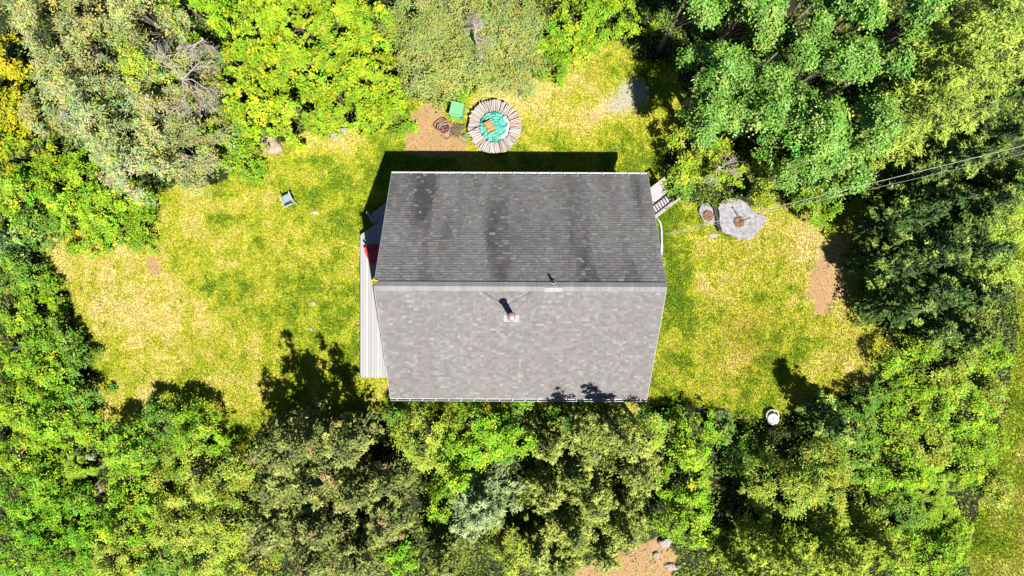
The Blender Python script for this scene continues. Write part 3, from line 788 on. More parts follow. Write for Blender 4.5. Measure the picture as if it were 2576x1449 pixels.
# red adirondack chair on the deck
ach = thing('deck_chair', 'red wooden slatted garden chair on the deck by the roof edge', 'chair', (*W(944, 640, DZ+.4), DZ), math.radians(205))
for i in range(6): MB().box((0, .30-.10*i, .36-.015*abs(3-i)+.012*i), (.52, .088, .022)).build('seat_slat', M['red'], ach)
for i in range(5):
    x = -.22+.11*i; h = .82-.05*abs(i-2)**1.4
    MB().beam((x, -.24, .30), (x*1.15, -.24-.34*h, .30+h*.86), .095, .02, up=(0,1,.4)).build('back_slat', M['red'], ach)
for s in (-1, 1):
    MB().box((s*.34, -.02, .58), (.14, .74, .024)).build('arm', M['red'], ach)
    MB().box((s*.30, .30, .29), (.09, .03, .57)).build('leg', M['red'], ach)
    MB().beam((s*.27, .32, .36), (s*.27, -.46, .06), .03, .10).build('leg', M['red'], ach)
    MB().beam((s*.30, -.30, .57), (s*.30, -.34, .10), .03, .07).build('leg', M['red'], ach)

# white garden chair with teal seat on the lawn
gc = thing('garden_chair', 'white plastic garden chair with teal seat alone on the lawn', 'chair', (*W(726, 503, .3), 0), math.radians(25))
MB().box((0, .08, .40), (.44, .42, .05)).build('seat', M['teal'], gc, bevel=.02)
MB().beam((0, -.16, .42), (0, -.40, .92), .48, .035, up=(0,1,.4)).build('backrest', M['white'], gc, bevel=.01)
for s in (-1, 1):
    MB().beam((s*.25, .30, .62), (s*.25, -.28, .66), .05, .03).build('arm', M['white'], gc)
    MB().beam((s*.24, .30, .62), (s*.25, .34, 0), .04, .04).build('leg', M['white'], gc)
    MB().beam((s*.22, -.18, .42), (s*.24, -.32, 0), .04, .04).build('leg', M['white'], gc)

# well ring with a white lid
wr = thing('well_ring', 'round concrete well ring with white lid at lower right lawn edge', 'well', (*W(1943, 1046, .25), 0))
MB().lathe([(.34, -.05), (.34, .30), (.28, .30), (.28, .08), (.02, .08)], 28).build('ring', M['concrete'], wr)
LM = Matrix.Rotation(math.radians(-9), 3, 'X')
m = MB().lathe([(.295, 0), (.30, .03), (.28, .05), (.10, .075), (.02, .08)], 28)
m.build('lid', M['white'], wr, (.01, -.16, .32), (math.radians(-6), 0, 0), smooth=False)
MB().lathe([(.04, .07), (.05, .10), (.03, .12)], 10).build('lid_knob', M['steel'], wr, (.01, -.16, .32))

# overhead wires and the pole they run to
def wire(a, b, sag, r, label, n=40):
    pts = []
    for i in range(n+1):
        t = i/n; p = a.lerp(b, t); p.z -= sag*4*t*(1-t); pts.append(p)
    return tag(MB().tube(pts, r, 6).build('overhead_wire', M['wire'], smooth=True), label, 'wire')
EP = W3(3060, 246, 8.0)
wire(W3(1672, 589, 3.6), EP, .35, .013, 'thick pale overhead wire from the house to the upper right')
wire(W3(1676, 592, 3.3), W3(3058, 275, 7.4), 1.0, .007, 'thin overhead wire hanging just below the thick pale one')
pl = thing('utility_pole', 'wooden utility pole carrying the overhead wires beyond the right edge', 'pole', (EP.x+.12, EP.y, 0))
MB().tube([(0, 0, -.2), (0, 0, 8.8)], [.15, .11], 12).build('shaft', M['bark'], pl)
MB().beam((-.14, 0, 8.0), (.0, 0, 8.0), .05, .05).build('insulator', M['concrete'], pl)

# ------------------------------------------------------------------ plants
def norm(a): return a/np.maximum(np.linalg.norm(a, axis=-1, keepdims=True), 1e-6)
def kites(P, A, N, L, Wd, C, fold=.18):
    """leaf-shaped quads: centre P, axis A, normal N, length L, width Wd"""
    n = len(P); N = norm(N); A = norm(A - N*np.sum(A*N, 1, keepdims=True)); B = np.cross(N, A)
    L = L[:, None]; Wd = Wd[:, None]
    V = np.empty((n, 4, 3))
    V[:, 0] = P - A*L*.5; V[:, 2] = P + A*L*.5
    V[:, 1] = P + B*Wd*.5 - A*L*.06 + N*Wd*fold; V[:, 3] = P - B*Wd*.5 - A*L*.06 + N*Wd*fold
    return V.reshape(-1, 3), np.repeat(C, 4, 0)
# species: base colour, second colour, share of second, leaf length/width, leaves per m2, clump size, clumps per m2, material
SP = {
 'willow': dict(dome=1, gap=0.45, gs=.6, bs=1.3, am=1.1, c=(0.172,0.198,0.062), c2=(0.201,0.180,0.080), s=.30, L=0.15, w=0.05, d=560, cl=.20, cd=26, mat='leaf', shade=0.55),
 'olive':  dict(bs=1.0, dome=1, gap=0.42, gs=.5, am=1.1, c=(0.169,0.223,0.024), c2=(0.216,0.243,0.033), s=.3, L=0.12, w=0.05, d=680, cl=.20, cd=24, mat='leaf', shade=0.65),
 'maple':  dict(dome=1, gap=0.48, gs=.30, am=0.6, c=(.128,.205,.007), c2=(.205,.242,.012), s=.35, L=0.13, w=0.09, d=540, cl=.15, cd=34, mat='leaf', shade=0.6),
 'sage':   dict(dome=1, gap=0.24, gs=0.42, bs=1.4, c=(.158,.192,.052), c2=(.175,.200,.040), s=.3, L=.12, w=.05, d=900, cl=.22, cd=40, mat='leaf', shade=0.35),
 'shrub':  dict(bs=0.9, dome=1, gap=0.41, gs=.42, am=1.0, c=(.105,.205,.009), c2=(.195,.255,.014), s=.4, L=0.115, w=0.065, d=640, cl=.17, cd=26, mat='leaf', shade=0.65),
 'dark':   dict(bs=1.0, am=1.0, dome=1, gap=0.42, gs=.5, c=(0.064,0.142,0.015), c2=(0.136,0.203,0.022), s=.35, L=0.115, w=0.065, d=640, cl=.17, cd=24, mat='leaf', shade=.5),
 'yellow': dict(am=0.9, dome=1, gap=.36, gs=.5, c=(.215,.200,.006), c2=(.165,.19,.008), s=.4, L=.16, w=.09, d=400, cl=.18, cd=20, mat='leaf', shade=.4),
 'poplar': dict(gap=.3, c=(.072,.160,.013), c2=(.140,.220,.040), s=.30, L=0.12, w=0.08, d=820, cl=.24, cd=20, mat='glossleaf', shade=0.7),
 'apple':  dict(c=(0.154,0.215,0.012), c2=(0.210,0.247,0.024), s=.3, L=.13, w=.07, d=430, cl=.16, cd=20, mat='leaf', shade=.4),
 'larch':  dict(pw=.45, ts=1.5, gap=.25, c=(0.150,0.225,0.028), c2=(0.247,0.270,0.040), s=.3, L=.24, w=.045, mat='needle', d=620, droop=.05, jag=.35),
 'spruce': dict(gap=0.3, td=20, c=(.034,.070,.014), c2=(.175,.230,.036), s=.5, L=.22, w=.065, mat='needle', d=640, droop=.12, jag=.2),
 'redspruce': dict(gap=0.26, td=22, pw=.36, c=(0.087,0.112,0.026), c2=(0.196,0.210,0.050), s=.5, L=.20, w=.06, mat='needle', d=600, droop=.10, jag=.25),
 'ospruce': dict(td=19, c=(0.112,0.150,0.024), c2=(0.225,0.247,0.053), s=.5, L=.20, w=.06, mat='needle', d=600, droop=.06, jag=.2),
 'pine':   dict(c=(0.138,0.188,0.075), c2=(0.210,0.250,0.110), s=.5, L=.24, w=.05, mat='needle', d=560, droop=-.15, jag=.25),
 'ypine':  dict(td=19, c=(0.128,0.181,0.015), c2=(0.247,0.290,0.024), s=.5, L=.24, w=.055, mat='needle', d=560, droop=-.25, jag=.3),
 'fern':   dict(c=(.125,.210,.010), c2=(.16,.22,.02), s=.3, L=.30, w=.07, mat='leaf', d=260, droop=.15, jag=.1),
}
CONE = {'larch', 'spruce', 'redspruce', 'ospruce', 'pine', 'ypine'}
def colours(g, n, sp, mix, bright):
    c = np.array(sp['c'])[None]*(1-mix[:, None]) + np.array(sp['c2'])[None]*mix[:, None]
    return 1.24*c*bright[:, None]*g.uniform(.78, 1.22, (n, 1))*g.normal(1, .05, (n, 3))
def broad_crown(g, sp, R, H, hb):
    if sp.get('dome'): return dome_crown(g, sp, R, H, hb)
    nl = max(5, int(3+R*R*1.7))
    rr = R*.74*np.sqrt(g.random(nl)); th = g.uniform(0, 6.283, nl)
    lr = R*g.uniform(.24, .42, nl); lr = np.minimum(lr, (H-hb)*.48)
    top = H - (H-hb)*.75*(rr/R)**2
    lz = np.maximum(hb+lr*.7, top*g.uniform(.82, 1.0, nl) - lr)
    LC = np.stack([rr*np.cos(th), rr*np.sin(th), lz], 1)
    area = math.pi*R*R
    nc = int(sp['cd']*area*1.25)
    w = lr**2; li = g.choice(nl, nc, p=w/w.sum())
    d = norm(g.normal(0, 1, (nc, 3)) + np.array((0, 0, .55)))
    P = LC[li] + d*(lr[li]*g.uniform(.62, 1.06, nc))[:, None]*np.array((1, 1, .85))
    P[:, 2] = np.maximum(P[:, 2], .12)
    kp = vnoise(P[:, 0]+P[:, 2]*.4, P[:, 1]-P[:, 2]*.3, .7, int(g.integers(0, 9999))) > .36; P, d, li = P[kp], d[kp], li[kp]; nc = len(P)
    per = max(3, int(sp['d']*area/nc))
    n = nc*per; ci = np.repeat(np.arange(nc), per)
    cs = sp['cl']*g.uniform(.6, 1.3, nc)
    off = g.normal(0, 1, (n, 3))*np.array((.62, .62, .36))*cs[ci][:, None]
    Q = P[ci]+off; Q[:, 2] = np.maximum(Q[:, 2], .06)
    N = d[ci]*.55 + np.array((0, 0, .75)) + g.normal(0, .38, (n, 3))
    Ax = off*np.array((1, 1, .3)) + d[ci]*.1 + g.normal(0, .10, (n, 3))
    br = g.uniform(1-sp['shade']*.5, 1+sp['shade']*.45, nc)[ci]
    mixc = (g.random(nc) < sp['s'])*g.uniform(.4, 1, nc)
    L = sp['L']*g.uniform(.65, 1.25, n); Wd = sp['w']*g.uniform(.7, 1.25, n)
    cc = colours(g, n, sp, mixc[ci], br); cc[:, 0] *= np.clip(1+g.normal(0, .16, nc), .5, 1.6)[ci]
    V, C = kites(Q, Ax, N, L, Wd, cc)
    return V, C, LC, lr
def dome_crown(g, sp, R, H, hb):
    """one uneven dome of small clumps with gaps between them"""
    area = math.pi*R*R; nc = int(sp['cd']*area*1.5)
    ph = g.uniform(0, 6.283, 4); th = g.uniform(0, 6.283, nc)
    Ro = R*(1.02+.12*np.sin(3*th+ph[0])+.08*np.sin(5*th+ph[1])+.05*np.sin(9*th+ph[2]))
    f = np.sqrt(g.random(nc)); r = f*Ro
    x, y = r*np.cos(th), r*np.sin(th)
    sd = int(g.integers(0, 9999)); gap = vnoise(x, y, sp.get('gs', .34), sd); bump = fbm(x, y, sp.get('bs', 1.0), sd+5, 3)
    keep = gap > sp.get('gap', .30); x, y, f, bump = x[keep], y[keep], f[keep], bump[keep]; th = th[keep]; nc = len(x)
    am = sp.get('am', .6); z = hb + (H-hb)*np.sqrt(np.clip(1-f*f, 0, 1))**.75*(1-am*.5+am*1.5*(bump-.28)) - g.exponential(.16, nc)
    P = np.stack([x, y, np.maximum(z, .1)], 1)
    d = norm(np.stack([f*np.cos(th)*.8, f*np.sin(th)*.8, .75-.3*f], 1) + g.normal(0, .25, (nc, 3)))
    per = max(3, int(sp['d']*area/nc)); n = nc*per; ci = np.repeat(np.arange(nc), per)
    cs = sp['cl']*g.uniform(.6, 1.3, nc)
    off = g.normal(0, 1, (n, 3))*np.array((.62, .62, .30))*cs[ci][:, None]
    Q = P[ci]+off; Q[:, 2] = np.maximum(Q[:, 2], .05)
    N = d[ci]*.5 + np.array((0, 0, .8)) + g.normal(0, .36, (n, 3))
    Ax = off*np.array((1, 1, .3)) + g.normal(0, .08, (n, 3))
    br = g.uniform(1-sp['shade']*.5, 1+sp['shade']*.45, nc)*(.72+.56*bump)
    mixc = (g.random(nc) < sp['s'])*g.uniform(.4, 1, nc)
    cc = colours(g, n, sp, mixc[ci], br[ci]); cc[:, 0] *= np.clip(1+g.normal(0, .16, nc), .5, 1.6)[ci]; cc[:, 2] *= np.clip(1+g.normal(0, .3, nc), .4, 2)[ci]
    old = g.random(n) < .025; cc[old] = np.array((.20, .15, .05))*g.uniform(.5, 1.2, (old.sum(), 1))
    V, C = kites(Q, Ax, N, sp['L']*g.uniform(.55, 1.35, n), sp['w']*g.uniform(.6, 1.35, n), cc)
    k = g.choice(nc, min(nc, 9), False); LC = P[k]*np.array((.8, .8, .85))
    return V, C, LC, None
def cone_crown(g, sp, R, H, hb, red=0.0):
    """branches round a leader, carrying upturned tufts of needle sprays with dark voids between"""
    nb = int(30+R*R*10); area = math.pi*R*R
    z = hb + (H-hb)*(g.random(nb)**1.2); f = (z-hb)/(H-hb)
    bl = R*np.clip((1-f)**sp.get('pw', .6), .12, 1)*g.uniform(.6, 1.08+sp['jag']*.4, nb); th = g.uniform(0, 6.283, nb)
    w = bl**1.5; nt = int(sp.get('td', 17)*area)
    bi = g.choice(nb, nt, p=w/w.sum()); s = g.random(nt)**.62
    ct, sn = np.cos(th[bi]), np.sin(th[bi]); r = s*bl[bi]
    lat = g.normal(0, .16, nt)*np.minimum(1, bl[bi])*np.sin(np.clip(s, .1, 1)*2.6)
    x = r*ct-lat*sn; y = r*sn+lat*ct
    T = np.stack([x, y, np.maximum(z[bi]-sp['droop']*r+g.normal(0, .06, nt), .12)], 1)
    sd = int(g.integers(0, 9999)); keep = vnoise(x, y, sp.get('gs', .75), sd) > sp.get('gap', .34)
    T, bi, s, ct, sn = T[keep], bi[keep], s[keep], ct[keep], sn[keep]; nt = len(T)
    per = max(6, int(sp['d']*area/nt)); n = nt*per; ti = np.repeat(np.arange(nt), per)
    tr = g.uniform(.13, .27, nt)*sp.get('ts', 1.0)
    out = np.stack([ct, sn, np.zeros(nt)], 1)
    u = norm(out[ti]*.55 + np.array((0, 0, .35)) + g.normal(0, .75, (n, 3))*np.array((1, 1, .6)))
    k = g.uniform(.15, 1, n)
    P = T[ti]+u*(tr[ti]*k)[:, None]
    N = np.array((0, 0, .8))+g.normal(0, .45, (n, 3))+u*.2
    tb = g.uniform(.7, 1.2, nt)
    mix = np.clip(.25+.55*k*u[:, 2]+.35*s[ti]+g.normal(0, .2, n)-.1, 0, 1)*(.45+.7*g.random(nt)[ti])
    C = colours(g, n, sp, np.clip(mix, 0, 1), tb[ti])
    if red > 0:
        rb = (g.random(nt) < red*.55)[ti] & (g.random(n) < .75)
        C[rb] = np.array((.27, .155, .085))*g.uniform(.6, 1.2, (rb.sum(), 1))
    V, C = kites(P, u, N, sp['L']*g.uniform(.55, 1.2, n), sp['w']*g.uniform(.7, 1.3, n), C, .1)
    n2 = int(.42*n); b2 = g.choice(nb, n2, p=w/w.sum()); s2 = g.random(n2)**.8*.9
    r2 = s2*bl[b2]; l2 = g.normal(0, .22, n2)*np.minimum(1, bl[b2]); c2, q2 = np.cos(th[b2]), np.sin(th[b2])
    P2 = np.stack([r2*c2-l2*q2, r2*q2+l2*c2, np.maximum(z[b2]-sp['droop']*r2-.10-g.exponential(.12, n2), .08)], 1)
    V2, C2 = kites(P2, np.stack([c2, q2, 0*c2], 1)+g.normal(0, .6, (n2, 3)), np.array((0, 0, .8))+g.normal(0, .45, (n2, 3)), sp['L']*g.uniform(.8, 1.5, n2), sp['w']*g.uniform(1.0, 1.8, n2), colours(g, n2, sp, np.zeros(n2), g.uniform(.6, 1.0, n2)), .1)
    return np.concatenate([V, V2]), np.concatenate([C, C2]), z, bl, th
def trunk_mesh(g, H, R, targets, r0=None):
    r0 = r0 or .035+.017*H
    m = MB()
    bend = g.normal(0, .05*H, 2)*.4
    pts = [(0, 0, -.05), (bend[0]*.3, bend[1]*.3, H*.25), (bend[0], bend[1], H*.55), (bend[0]*1.2, bend[1]*1.2, H*.86)]
    m.tube(pts, [r0, r0*.82, r0*.5, r0*.14], 7)
    for tx, ty, tz in targets:
        k = g.uniform(.18, .5); b = Vector(pts[1]).lerp(Vector(pts[2]), k)
        e = Vector((tx, ty, tz)); mid = b.lerp(e, .5)+Vector((*g.normal(0, .06*R, 2), .06*H))
        m.tube([b, mid, e], [r0*.30, r0*.18, r0*.05], 5)
    return m
KIND = {'willow': ('broadleaf_tree', 'tree', 'sage leaved trees at upper left'), 'olive': ('broadleaf_tree', 'tree', None), 'maple': ('leafy_bush', 'bush', 'lime green bushes above the lawn'),
        'sage': ('leafy_bush', 'bush', 'dense sage bushes above the firewood ring'), 'shrub': ('shrub', 'shrub', 'bright green shrubs'), 'dark': ('shrub', 'shrub', 'dark green shrubs'),
        'yellow': ('shrub', 'shrub', 'yellow shrubs on the left edge'), 'poplar': ('poplar_tree', 'tree', 'tall glossy trees at upper right'), 'apple': ('apple_tree', 'tree', 'small trees above the slab'),
        'larch': ('larch_tree', 'tree', 'feathery trees at upper right'), 'spruce': ('spruce_tree', 'tree', 'dark spruces on the right'), 'redspruce': ('spruce_tree', 'tree', 'red tipped spruces below the lawn'),
        'ospruce': ('spruce_tree', 'tree', 'olive spruces below the house'), 'pine': ('pine_tree', 'tree', None), 'ypine': ('pine_tree', 'tree', 'plumed pines at the bottom right'), 'fern': ('fern_clump', 'fern', None)}
SEED = [100]
def plant(kind, px, py, rpx, H, label, dens=1.0, bright=1.0, red=None, tint=None, hb=None, pw=None):
    SEED[0] += 1
    g = np.random.default_rng(SEED[0]); sp = dict(SP[kind]); sp['d'] = sp['d']*dens
    if bright != 1.0 or tint:
        t = np.array(tint or (1, 1, 1))*bright; sp['c'] = tuple(np.array(sp['c'])*t); sp['c2'] = tuple(np.array(sp['c2'])*t)
    if pw: sp['pw'] = pw
    zc = H*(.45 if kind in CONE else .6)
    k = (CAM_H-zc)/FD; x, y = W(px, py, zc); R = rpx*k
    nm, cat, grp = KIND[kind]
    root = thing(nm, label, cat, (x, y, float(ground_z(np.array([x]), np.array([y]))[0])), 0, grp)
    if kind == 'fern':
        nb = int(8+R*R*14); V = []; C = []
        n = int(sp['d']*math.pi*R*R*1.6); bi = g.integers(0, nb, n)
        bx_, by_ = g.uniform(-R*.7, R*.7, (2, nb)); th = g.uniform(0, 6.283, nb); bl = g.uniform(.5, .95, nb)
        s = g.random(n); sd = np.where(g.random(n) < .5, -1, 1); hw = .22*np.sin(np.clip(s*1.02+.04, 0, 1)*3.1)+.02
        off = sd*hw*.5
        ct, sn = np.cos(th[bi]), np.sin(th[bi]); r = s*bl[bi]
        P = np.stack([bx_[bi]+r*ct-off*sn, by_[bi]+r*sn+off*ct, H*.3+H*.7*np.sin(s*2.6)], 1)
        ang = th[bi]+sd*1.1
        V, C = kites(P, np.stack([np.cos(ang), np.sin(ang), -.15+0*s], 1), np.stack([g.normal(0,.25,n), g.normal(0,.25,n), np.ones(n)], 1), hw*1.1+.04, np.full(n, .055), colours(g, n, sp, g.random(n)*.6, g.uniform(.8, 1.2, nb)[bi]))
        link('fronds', np_mesh('fronds', V, np.arange(len(V)).reshape(-1, 4), C), M[sp['mat']], root)
        m = MB()
        for i in range(min(nb, 24)): m.tube([(bx_[i], by_[i], 0), (bx_[i]+.3*bl[i]*math.cos(th[i]), by_[i]+.3*bl[i]*math.sin(th[i]), H*.9)], [.015, .008], 4)
        m.build('stem', M['bark'], root); return root
    if kind in CONE:
        h0 = H*.10 if hb is None else hb
        V, C, z, bl, th = cone_crown(g, sp, R, H, h0, red if red is not None else (.20 if kind == 'redspruce' else .0))
        m = MB(); r0 = .04+.016*H
        m.tube([(0, 0, -.05), (0, 0, H*.5), (0, 0, H*.82)], [r0*.8, r0*.45, .012], 7)
        for i in range(0, len(z), 2):
            e = bl[i]*.85; m.tube([(0, 0, z[i]-.05), (e*math.cos(th[i]), e*math.sin(th[i]), z[i]-sp['droop']*e)], [r0*.25, .006], 4, False)
    else:
        h0 = (H*.30 if H > 4 else H*.10) if hb is None else hb
        V, C, LC, lr = broad_crown(g, sp, R, H, h0)
        m = trunk_mesh(g, H, R, LC) if H > 2.6 else MB()
        if H <= 2.6:
            for i in range(len(LC)):
                m.tube([(LC[i][0]*.25, LC[i][1]*.25, -.05), (LC[i][0]*.6, LC[i][1]*.6, LC[i][2]*.6), tuple(LC[i])], [.03, .022, .008], 5)
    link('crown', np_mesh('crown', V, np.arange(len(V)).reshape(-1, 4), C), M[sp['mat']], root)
    m.build('trunk' if H > 2.6 or kind in CONE else 'stems', M['bark'], root, smooth=True)
    return root
def dead_branches(px, py, z, size, label, seed, n=26, base=None):
    g = np.random.default_rng(seed); x, y = W(px, py, z)
    root = thing('dead_branches', label, 'branches', (x, y, z))
    m = MB()
    def grow(p, d, L, r, lev):
        q = p + d*L; mid = p.lerp(q, .5)+Vector(g.normal(0, .08*L, 3))
        m.tube([p, mid, q], [r, r*.8, r*.5], 4, False)
        if lev == 0: return
        for i in range(int(g.integers(3, 6))):
            nd = (d + Vector(g.normal(0, .62, 3))).normalized(); nd.z *= .5
            grow(p.lerp(q, float(g.uniform(.35, 1))), nd, L*float(g.uniform(.45, .8)), r*.5, lev-1)
    for i in range(n//6):
        a = g.uniform(0, 6.283); grow(Vector((0, 0, -.3)), Vector((math.cos(a), math.sin(a), .25)).normalized(), size*.45, .034, 3)
    m.tube([(0, 0, -z), (.05, .03, -.2)], [.09, .06], 6)
    m.build('limbs', M['deadwood'], root); return root

P_ = plant
# upper left: sage leaved trees
P_('willow', 130, 55, 105, 6.0, 'sage green tree in the top left corner beside the yellow shrubs')
P_('willow', 250, 140, 110, 6.2, 'sage green tree right of the uppermost yellow shrub')
P_('willow', 150, 235, 100, 5.5, 'sage green tree against the middle yellow shrub')
P_('willow', 270, 300, 112, 5.8, 'wide sage green tree above the bright green shrubs at left', tint=(1, 1.05, 1.25))
P_('willow', 385, 50, 85, 5.8, 'sage green tree at the top edge above the bare grey limbs')
P_('willow', 440, 285, 88, 4.8, 'sage green tree just below the bare grey limbs')
P_('willow', 350, 405, 100, 4.6, 'sage green tree touching the top of the dry lawn corner', tint=(1, 1.03, 1.15))
P_('willow', 485, 380, 95, 4.2, 'sage green tree left of the large tan boulder')
P_('willow', 500, 175, 65, 4.6, 'sage green tree between the bare grey limbs and lime bushes')
P_('olive', 365, 160, 70, 5.6, 'yellow olive tree left of the bare grey limbs')
dead_branches(450, 195, 5.3, 2.6, 'bare grey dead limbs among the sage trees at upper left', 4, 36)
dead_branches(500, 95, 4.6, 1.6, 'pale dry twigs near the top edge left of the lime bushes', 9, 18)
P_('yellow', 22, 150, 66, 3.2, 'yellow shrub highest on the left edge')
P_('yellow', 32, 270, 75, 3.0, 'yellow shrub in the middle of the three on the left edge')
P_('yellow', 50, 385, 72, 2.6, 'yellow green shrub lowest of the three on the left edge', tint=(.8, 1.05, 1))
P_('shrub', 60, 480, 85, 2.6, 'bright green shrub on the left edge below the yellow ones')
P_('shrub', 175, 470, 90, 2.6, 'bright green shrub under the wide sage tree')
P_('shrub', 275, 520, 92, 2.4, 'bright green shrub in the notch of the lawn at upper left')
P_('shrub', 330, 565, 62, 1.8, 'low bright green shrub reaching into the dry lawn at left', bright=.9)
P_('shrub', 190, 560, 75, 1.8, 'low bright green shrub above the dry lawn left end', bright=.95)
P_('dark', 90, 565, 60, 2.2, 'dark green shrub above the blue green spruce on the left edge')
P_('spruce', 22, 610, 50, 3.2, 'blue green spruce cut by the left edge above the dark shrub', tint=(1.2, 1.3, 2.0))
P_('dark', 40, 690, 62, 2.4, 'dark shrub on the left edge beside the dry lawn end')
P_('shrub', 545, 345, 62, 2.0, 'bright green shrub below the sage trees left of the boulder')
P_('shrub', 610, 395, 55, 1.8, 'bright green shrub wrapping round the left of the tan boulder', bright=.9)
# lime bushes
P_('shrub', 490, 30, 85, 3.4, 'bright green bush at the top edge left of the lime bushes', tint=(1.05, 1.15, 1))
for a in [(630, 60, 88, 3.6, 'lime bush at the top edge, first from the left'), (745, 55, 86, 3.6, 'lime bush at the top edge, second from the left'),
          (860, 45, 80, 3.6, 'lime bush at the top edge, third from the left'), (940, 75, 70, 3.5, 'lime bush at the top edge touching the dense sage bushes'),
          (600, 165, 80, 3.3, 'lime bush right of the bare limbs, leftmost of its row'), (710, 160, 88, 3.6, 'lime bush in the very middle of the lime thicket'),
          (825, 160, 86, 3.6, 'lime bush right of the thicket middle'), (930, 180, 76, 3.3, 'lime bush beside the lower dense sage bush'),
          (640, 265, 80, 3.0, 'lime bush above the large tan boulder'), (750, 265, 84, 3.0, 'lime bush above the small flat grey stone'),
          (860, 255, 76, 3.0, 'lime bush above the pair of pale flagstones'), (950, 262, 62, 2.6, 'lime bush nearest to the tan soil patch')]:
    P_('maple', *a)
P_('dark', 600, 330, 50, 1.8, 'dark green bush between sage trees and lime thicket', bright=1.2)
P_('dark', 850, 110, 40, 3.0, 'darker green pocket bush inside the upper lime thicket', bright=1.1)
P_('shrub', 1000, 300, 40, 1.0, 'low green shrub left of the tan soil patch', bright=.9)
# dense sage bushes
for a in [(1050, 55, 90, 4.0, 'dense sage bush at the top edge beside the lime bushes'), (1160, 35, 90, 4.2, 'dense sage bush at the top edge above the grey twigs'),
          (1275, 60, 88, 4.2, 'dense sage bush at the top edge, rightmost'), (1080, 140, 88, 4.0, 'dense sage bush left of the grey twigs'),
          (1190, 140, 82, 4.0, 'dense sage bush directly below the grey twigs'), (1290, 150, 78, 3.6, 'dense sage bush above the straw patch by the firewood ring'),
          (1098, 196, 56, 3.0, 'lowest dense sage bush above the green compost bin')]:
    P_('sage', *a)
dead_branches(1192, 88, 4.5, 1.3, 'pale grey dead twigs sticking out of the dense sage bushes', 12, 40)
P_('shrub', 1165, 232, 24, .9, 'small green shrub right above the green compost bin', bright=.85)
P_('shrub', 1382, 165, 45, 1.3, 'green shrub on the right flank of the sage bushes', bright=.85)
P_('shrub', 1395, 85, 62, 1.8, 'bright green shrub right of the sage bushes at the top')
P_('shrub', 1480, 45, 72, 1.6, 'bright green shrub at the top edge above the straw lawn', tint=(1.1, 1.05, 1))
P_('shrub', 1570, 35, 72, 1.5, 'bright green shrub at the top edge left of the glossy trees', tint=(1.1, 1.05, 1))
P_('shrub', 1440, 125, 40, .9, 'low yellow green shrub at the head of the straw lawn', tint=(1.2, 1.05, 1))
# tall glossy trees
for a in [(1715, 35, 88, 8.0, 'tall glossy tree at the top edge, leftmost'), (1850, 55, 105, 8.5, 'tall glossy tree at the top edge, second from left'),
          (1985, 55, 108, 8.5, 'tall glossy tree at the top edge, third from left'), (2130, 55, 110, 8.5, 'tall glossy tree at the top edge beside the feathery ones'),
          (1790, 195, 90, 8.0, 'tall glossy tree right of the grey gravel patch'), (1905, 185, 105, 8.6, 'tall glossy tree in the upper middle of its grove'),
          (2035, 190, 110, 9.0, 'tall glossy tree in the centre of its grove'), (2165, 190, 95, 8.8, 'tall glossy tree left of the feathery trees'),
          (1795, 300, 92, 7.4, 'tall glossy tree right of the green lawn corner'), (1905, 305, 105, 8.0, 'tall glossy tree above the two small apple trees'),
          (2030, 320, 108, 8.4, 'tall glossy tree above the wires, lower middle of the grove'), (2145, 320, 92, 8.2, 'tall glossy tree left of the lowest feathery tree'),
          (1990, 425, 85, 6.6, 'glossy tree right of the olive apple tree'), (2095, 430, 90, 7.0, 'glossy tree just above where the two wires run together')]:
    P_('poplar', *a)
P_('shrub', 2075, 505, 58, 3.4, 'bright green bush under the wires at the lawn edge', bright=.9)
P_('shrub', 2090, 565, 24, .8, 'small green weed clump on the dry lawn below the wires', bright=.8)
# feathery trees
P_('larch', 2395, 100, 105, 9.4, 'feathery yellow green tree at the top right, highest of its row')
P_('larch', 2450, 200, 85, 9.0, 'feathery yellow green tree farthest to the right')
P_('larch', 2330, 225, 100, 9.4, 'feathery yellow green tree in the middle of its row')
P_('larch', 2255, 325, 85, 9.0, 'feathery yellow green tree at the lower end of its row')
P_('larch', 2345, 320, 70, 8.6, 'feathery yellow green tree above the dark spruces')
P_('larch', 2515, 50, 90, 8.0, 'feathery yellow green tree in the top right corner')
P_('poplar', 2270, 70, 75, 8.4, 'tall glossy tree wedged above the feathery middle tree', bright=1.1)
# small trees above the slab
P_('apple', 1745, 385, 74, 4.0, 'small yellow green apple tree nearest to the right landing')
P_('apple', 1830, 415, 82, 4.2, 'small open apple tree with bare limbs showing', dens=.8)
P_('apple', 1925, 450, 80, 3.6, 'small olive apple tree above the large grey slab', tint=(.85, .85, 1), dens=1.15)
P_('dark', 1712, 465, 38, 2.2, 'dark bush touching the right landing', bright=1.1)
dead_branches(1810, 420, 4.1, 1.3, 'bare pale limbs in the open apple tree', 23, 20)
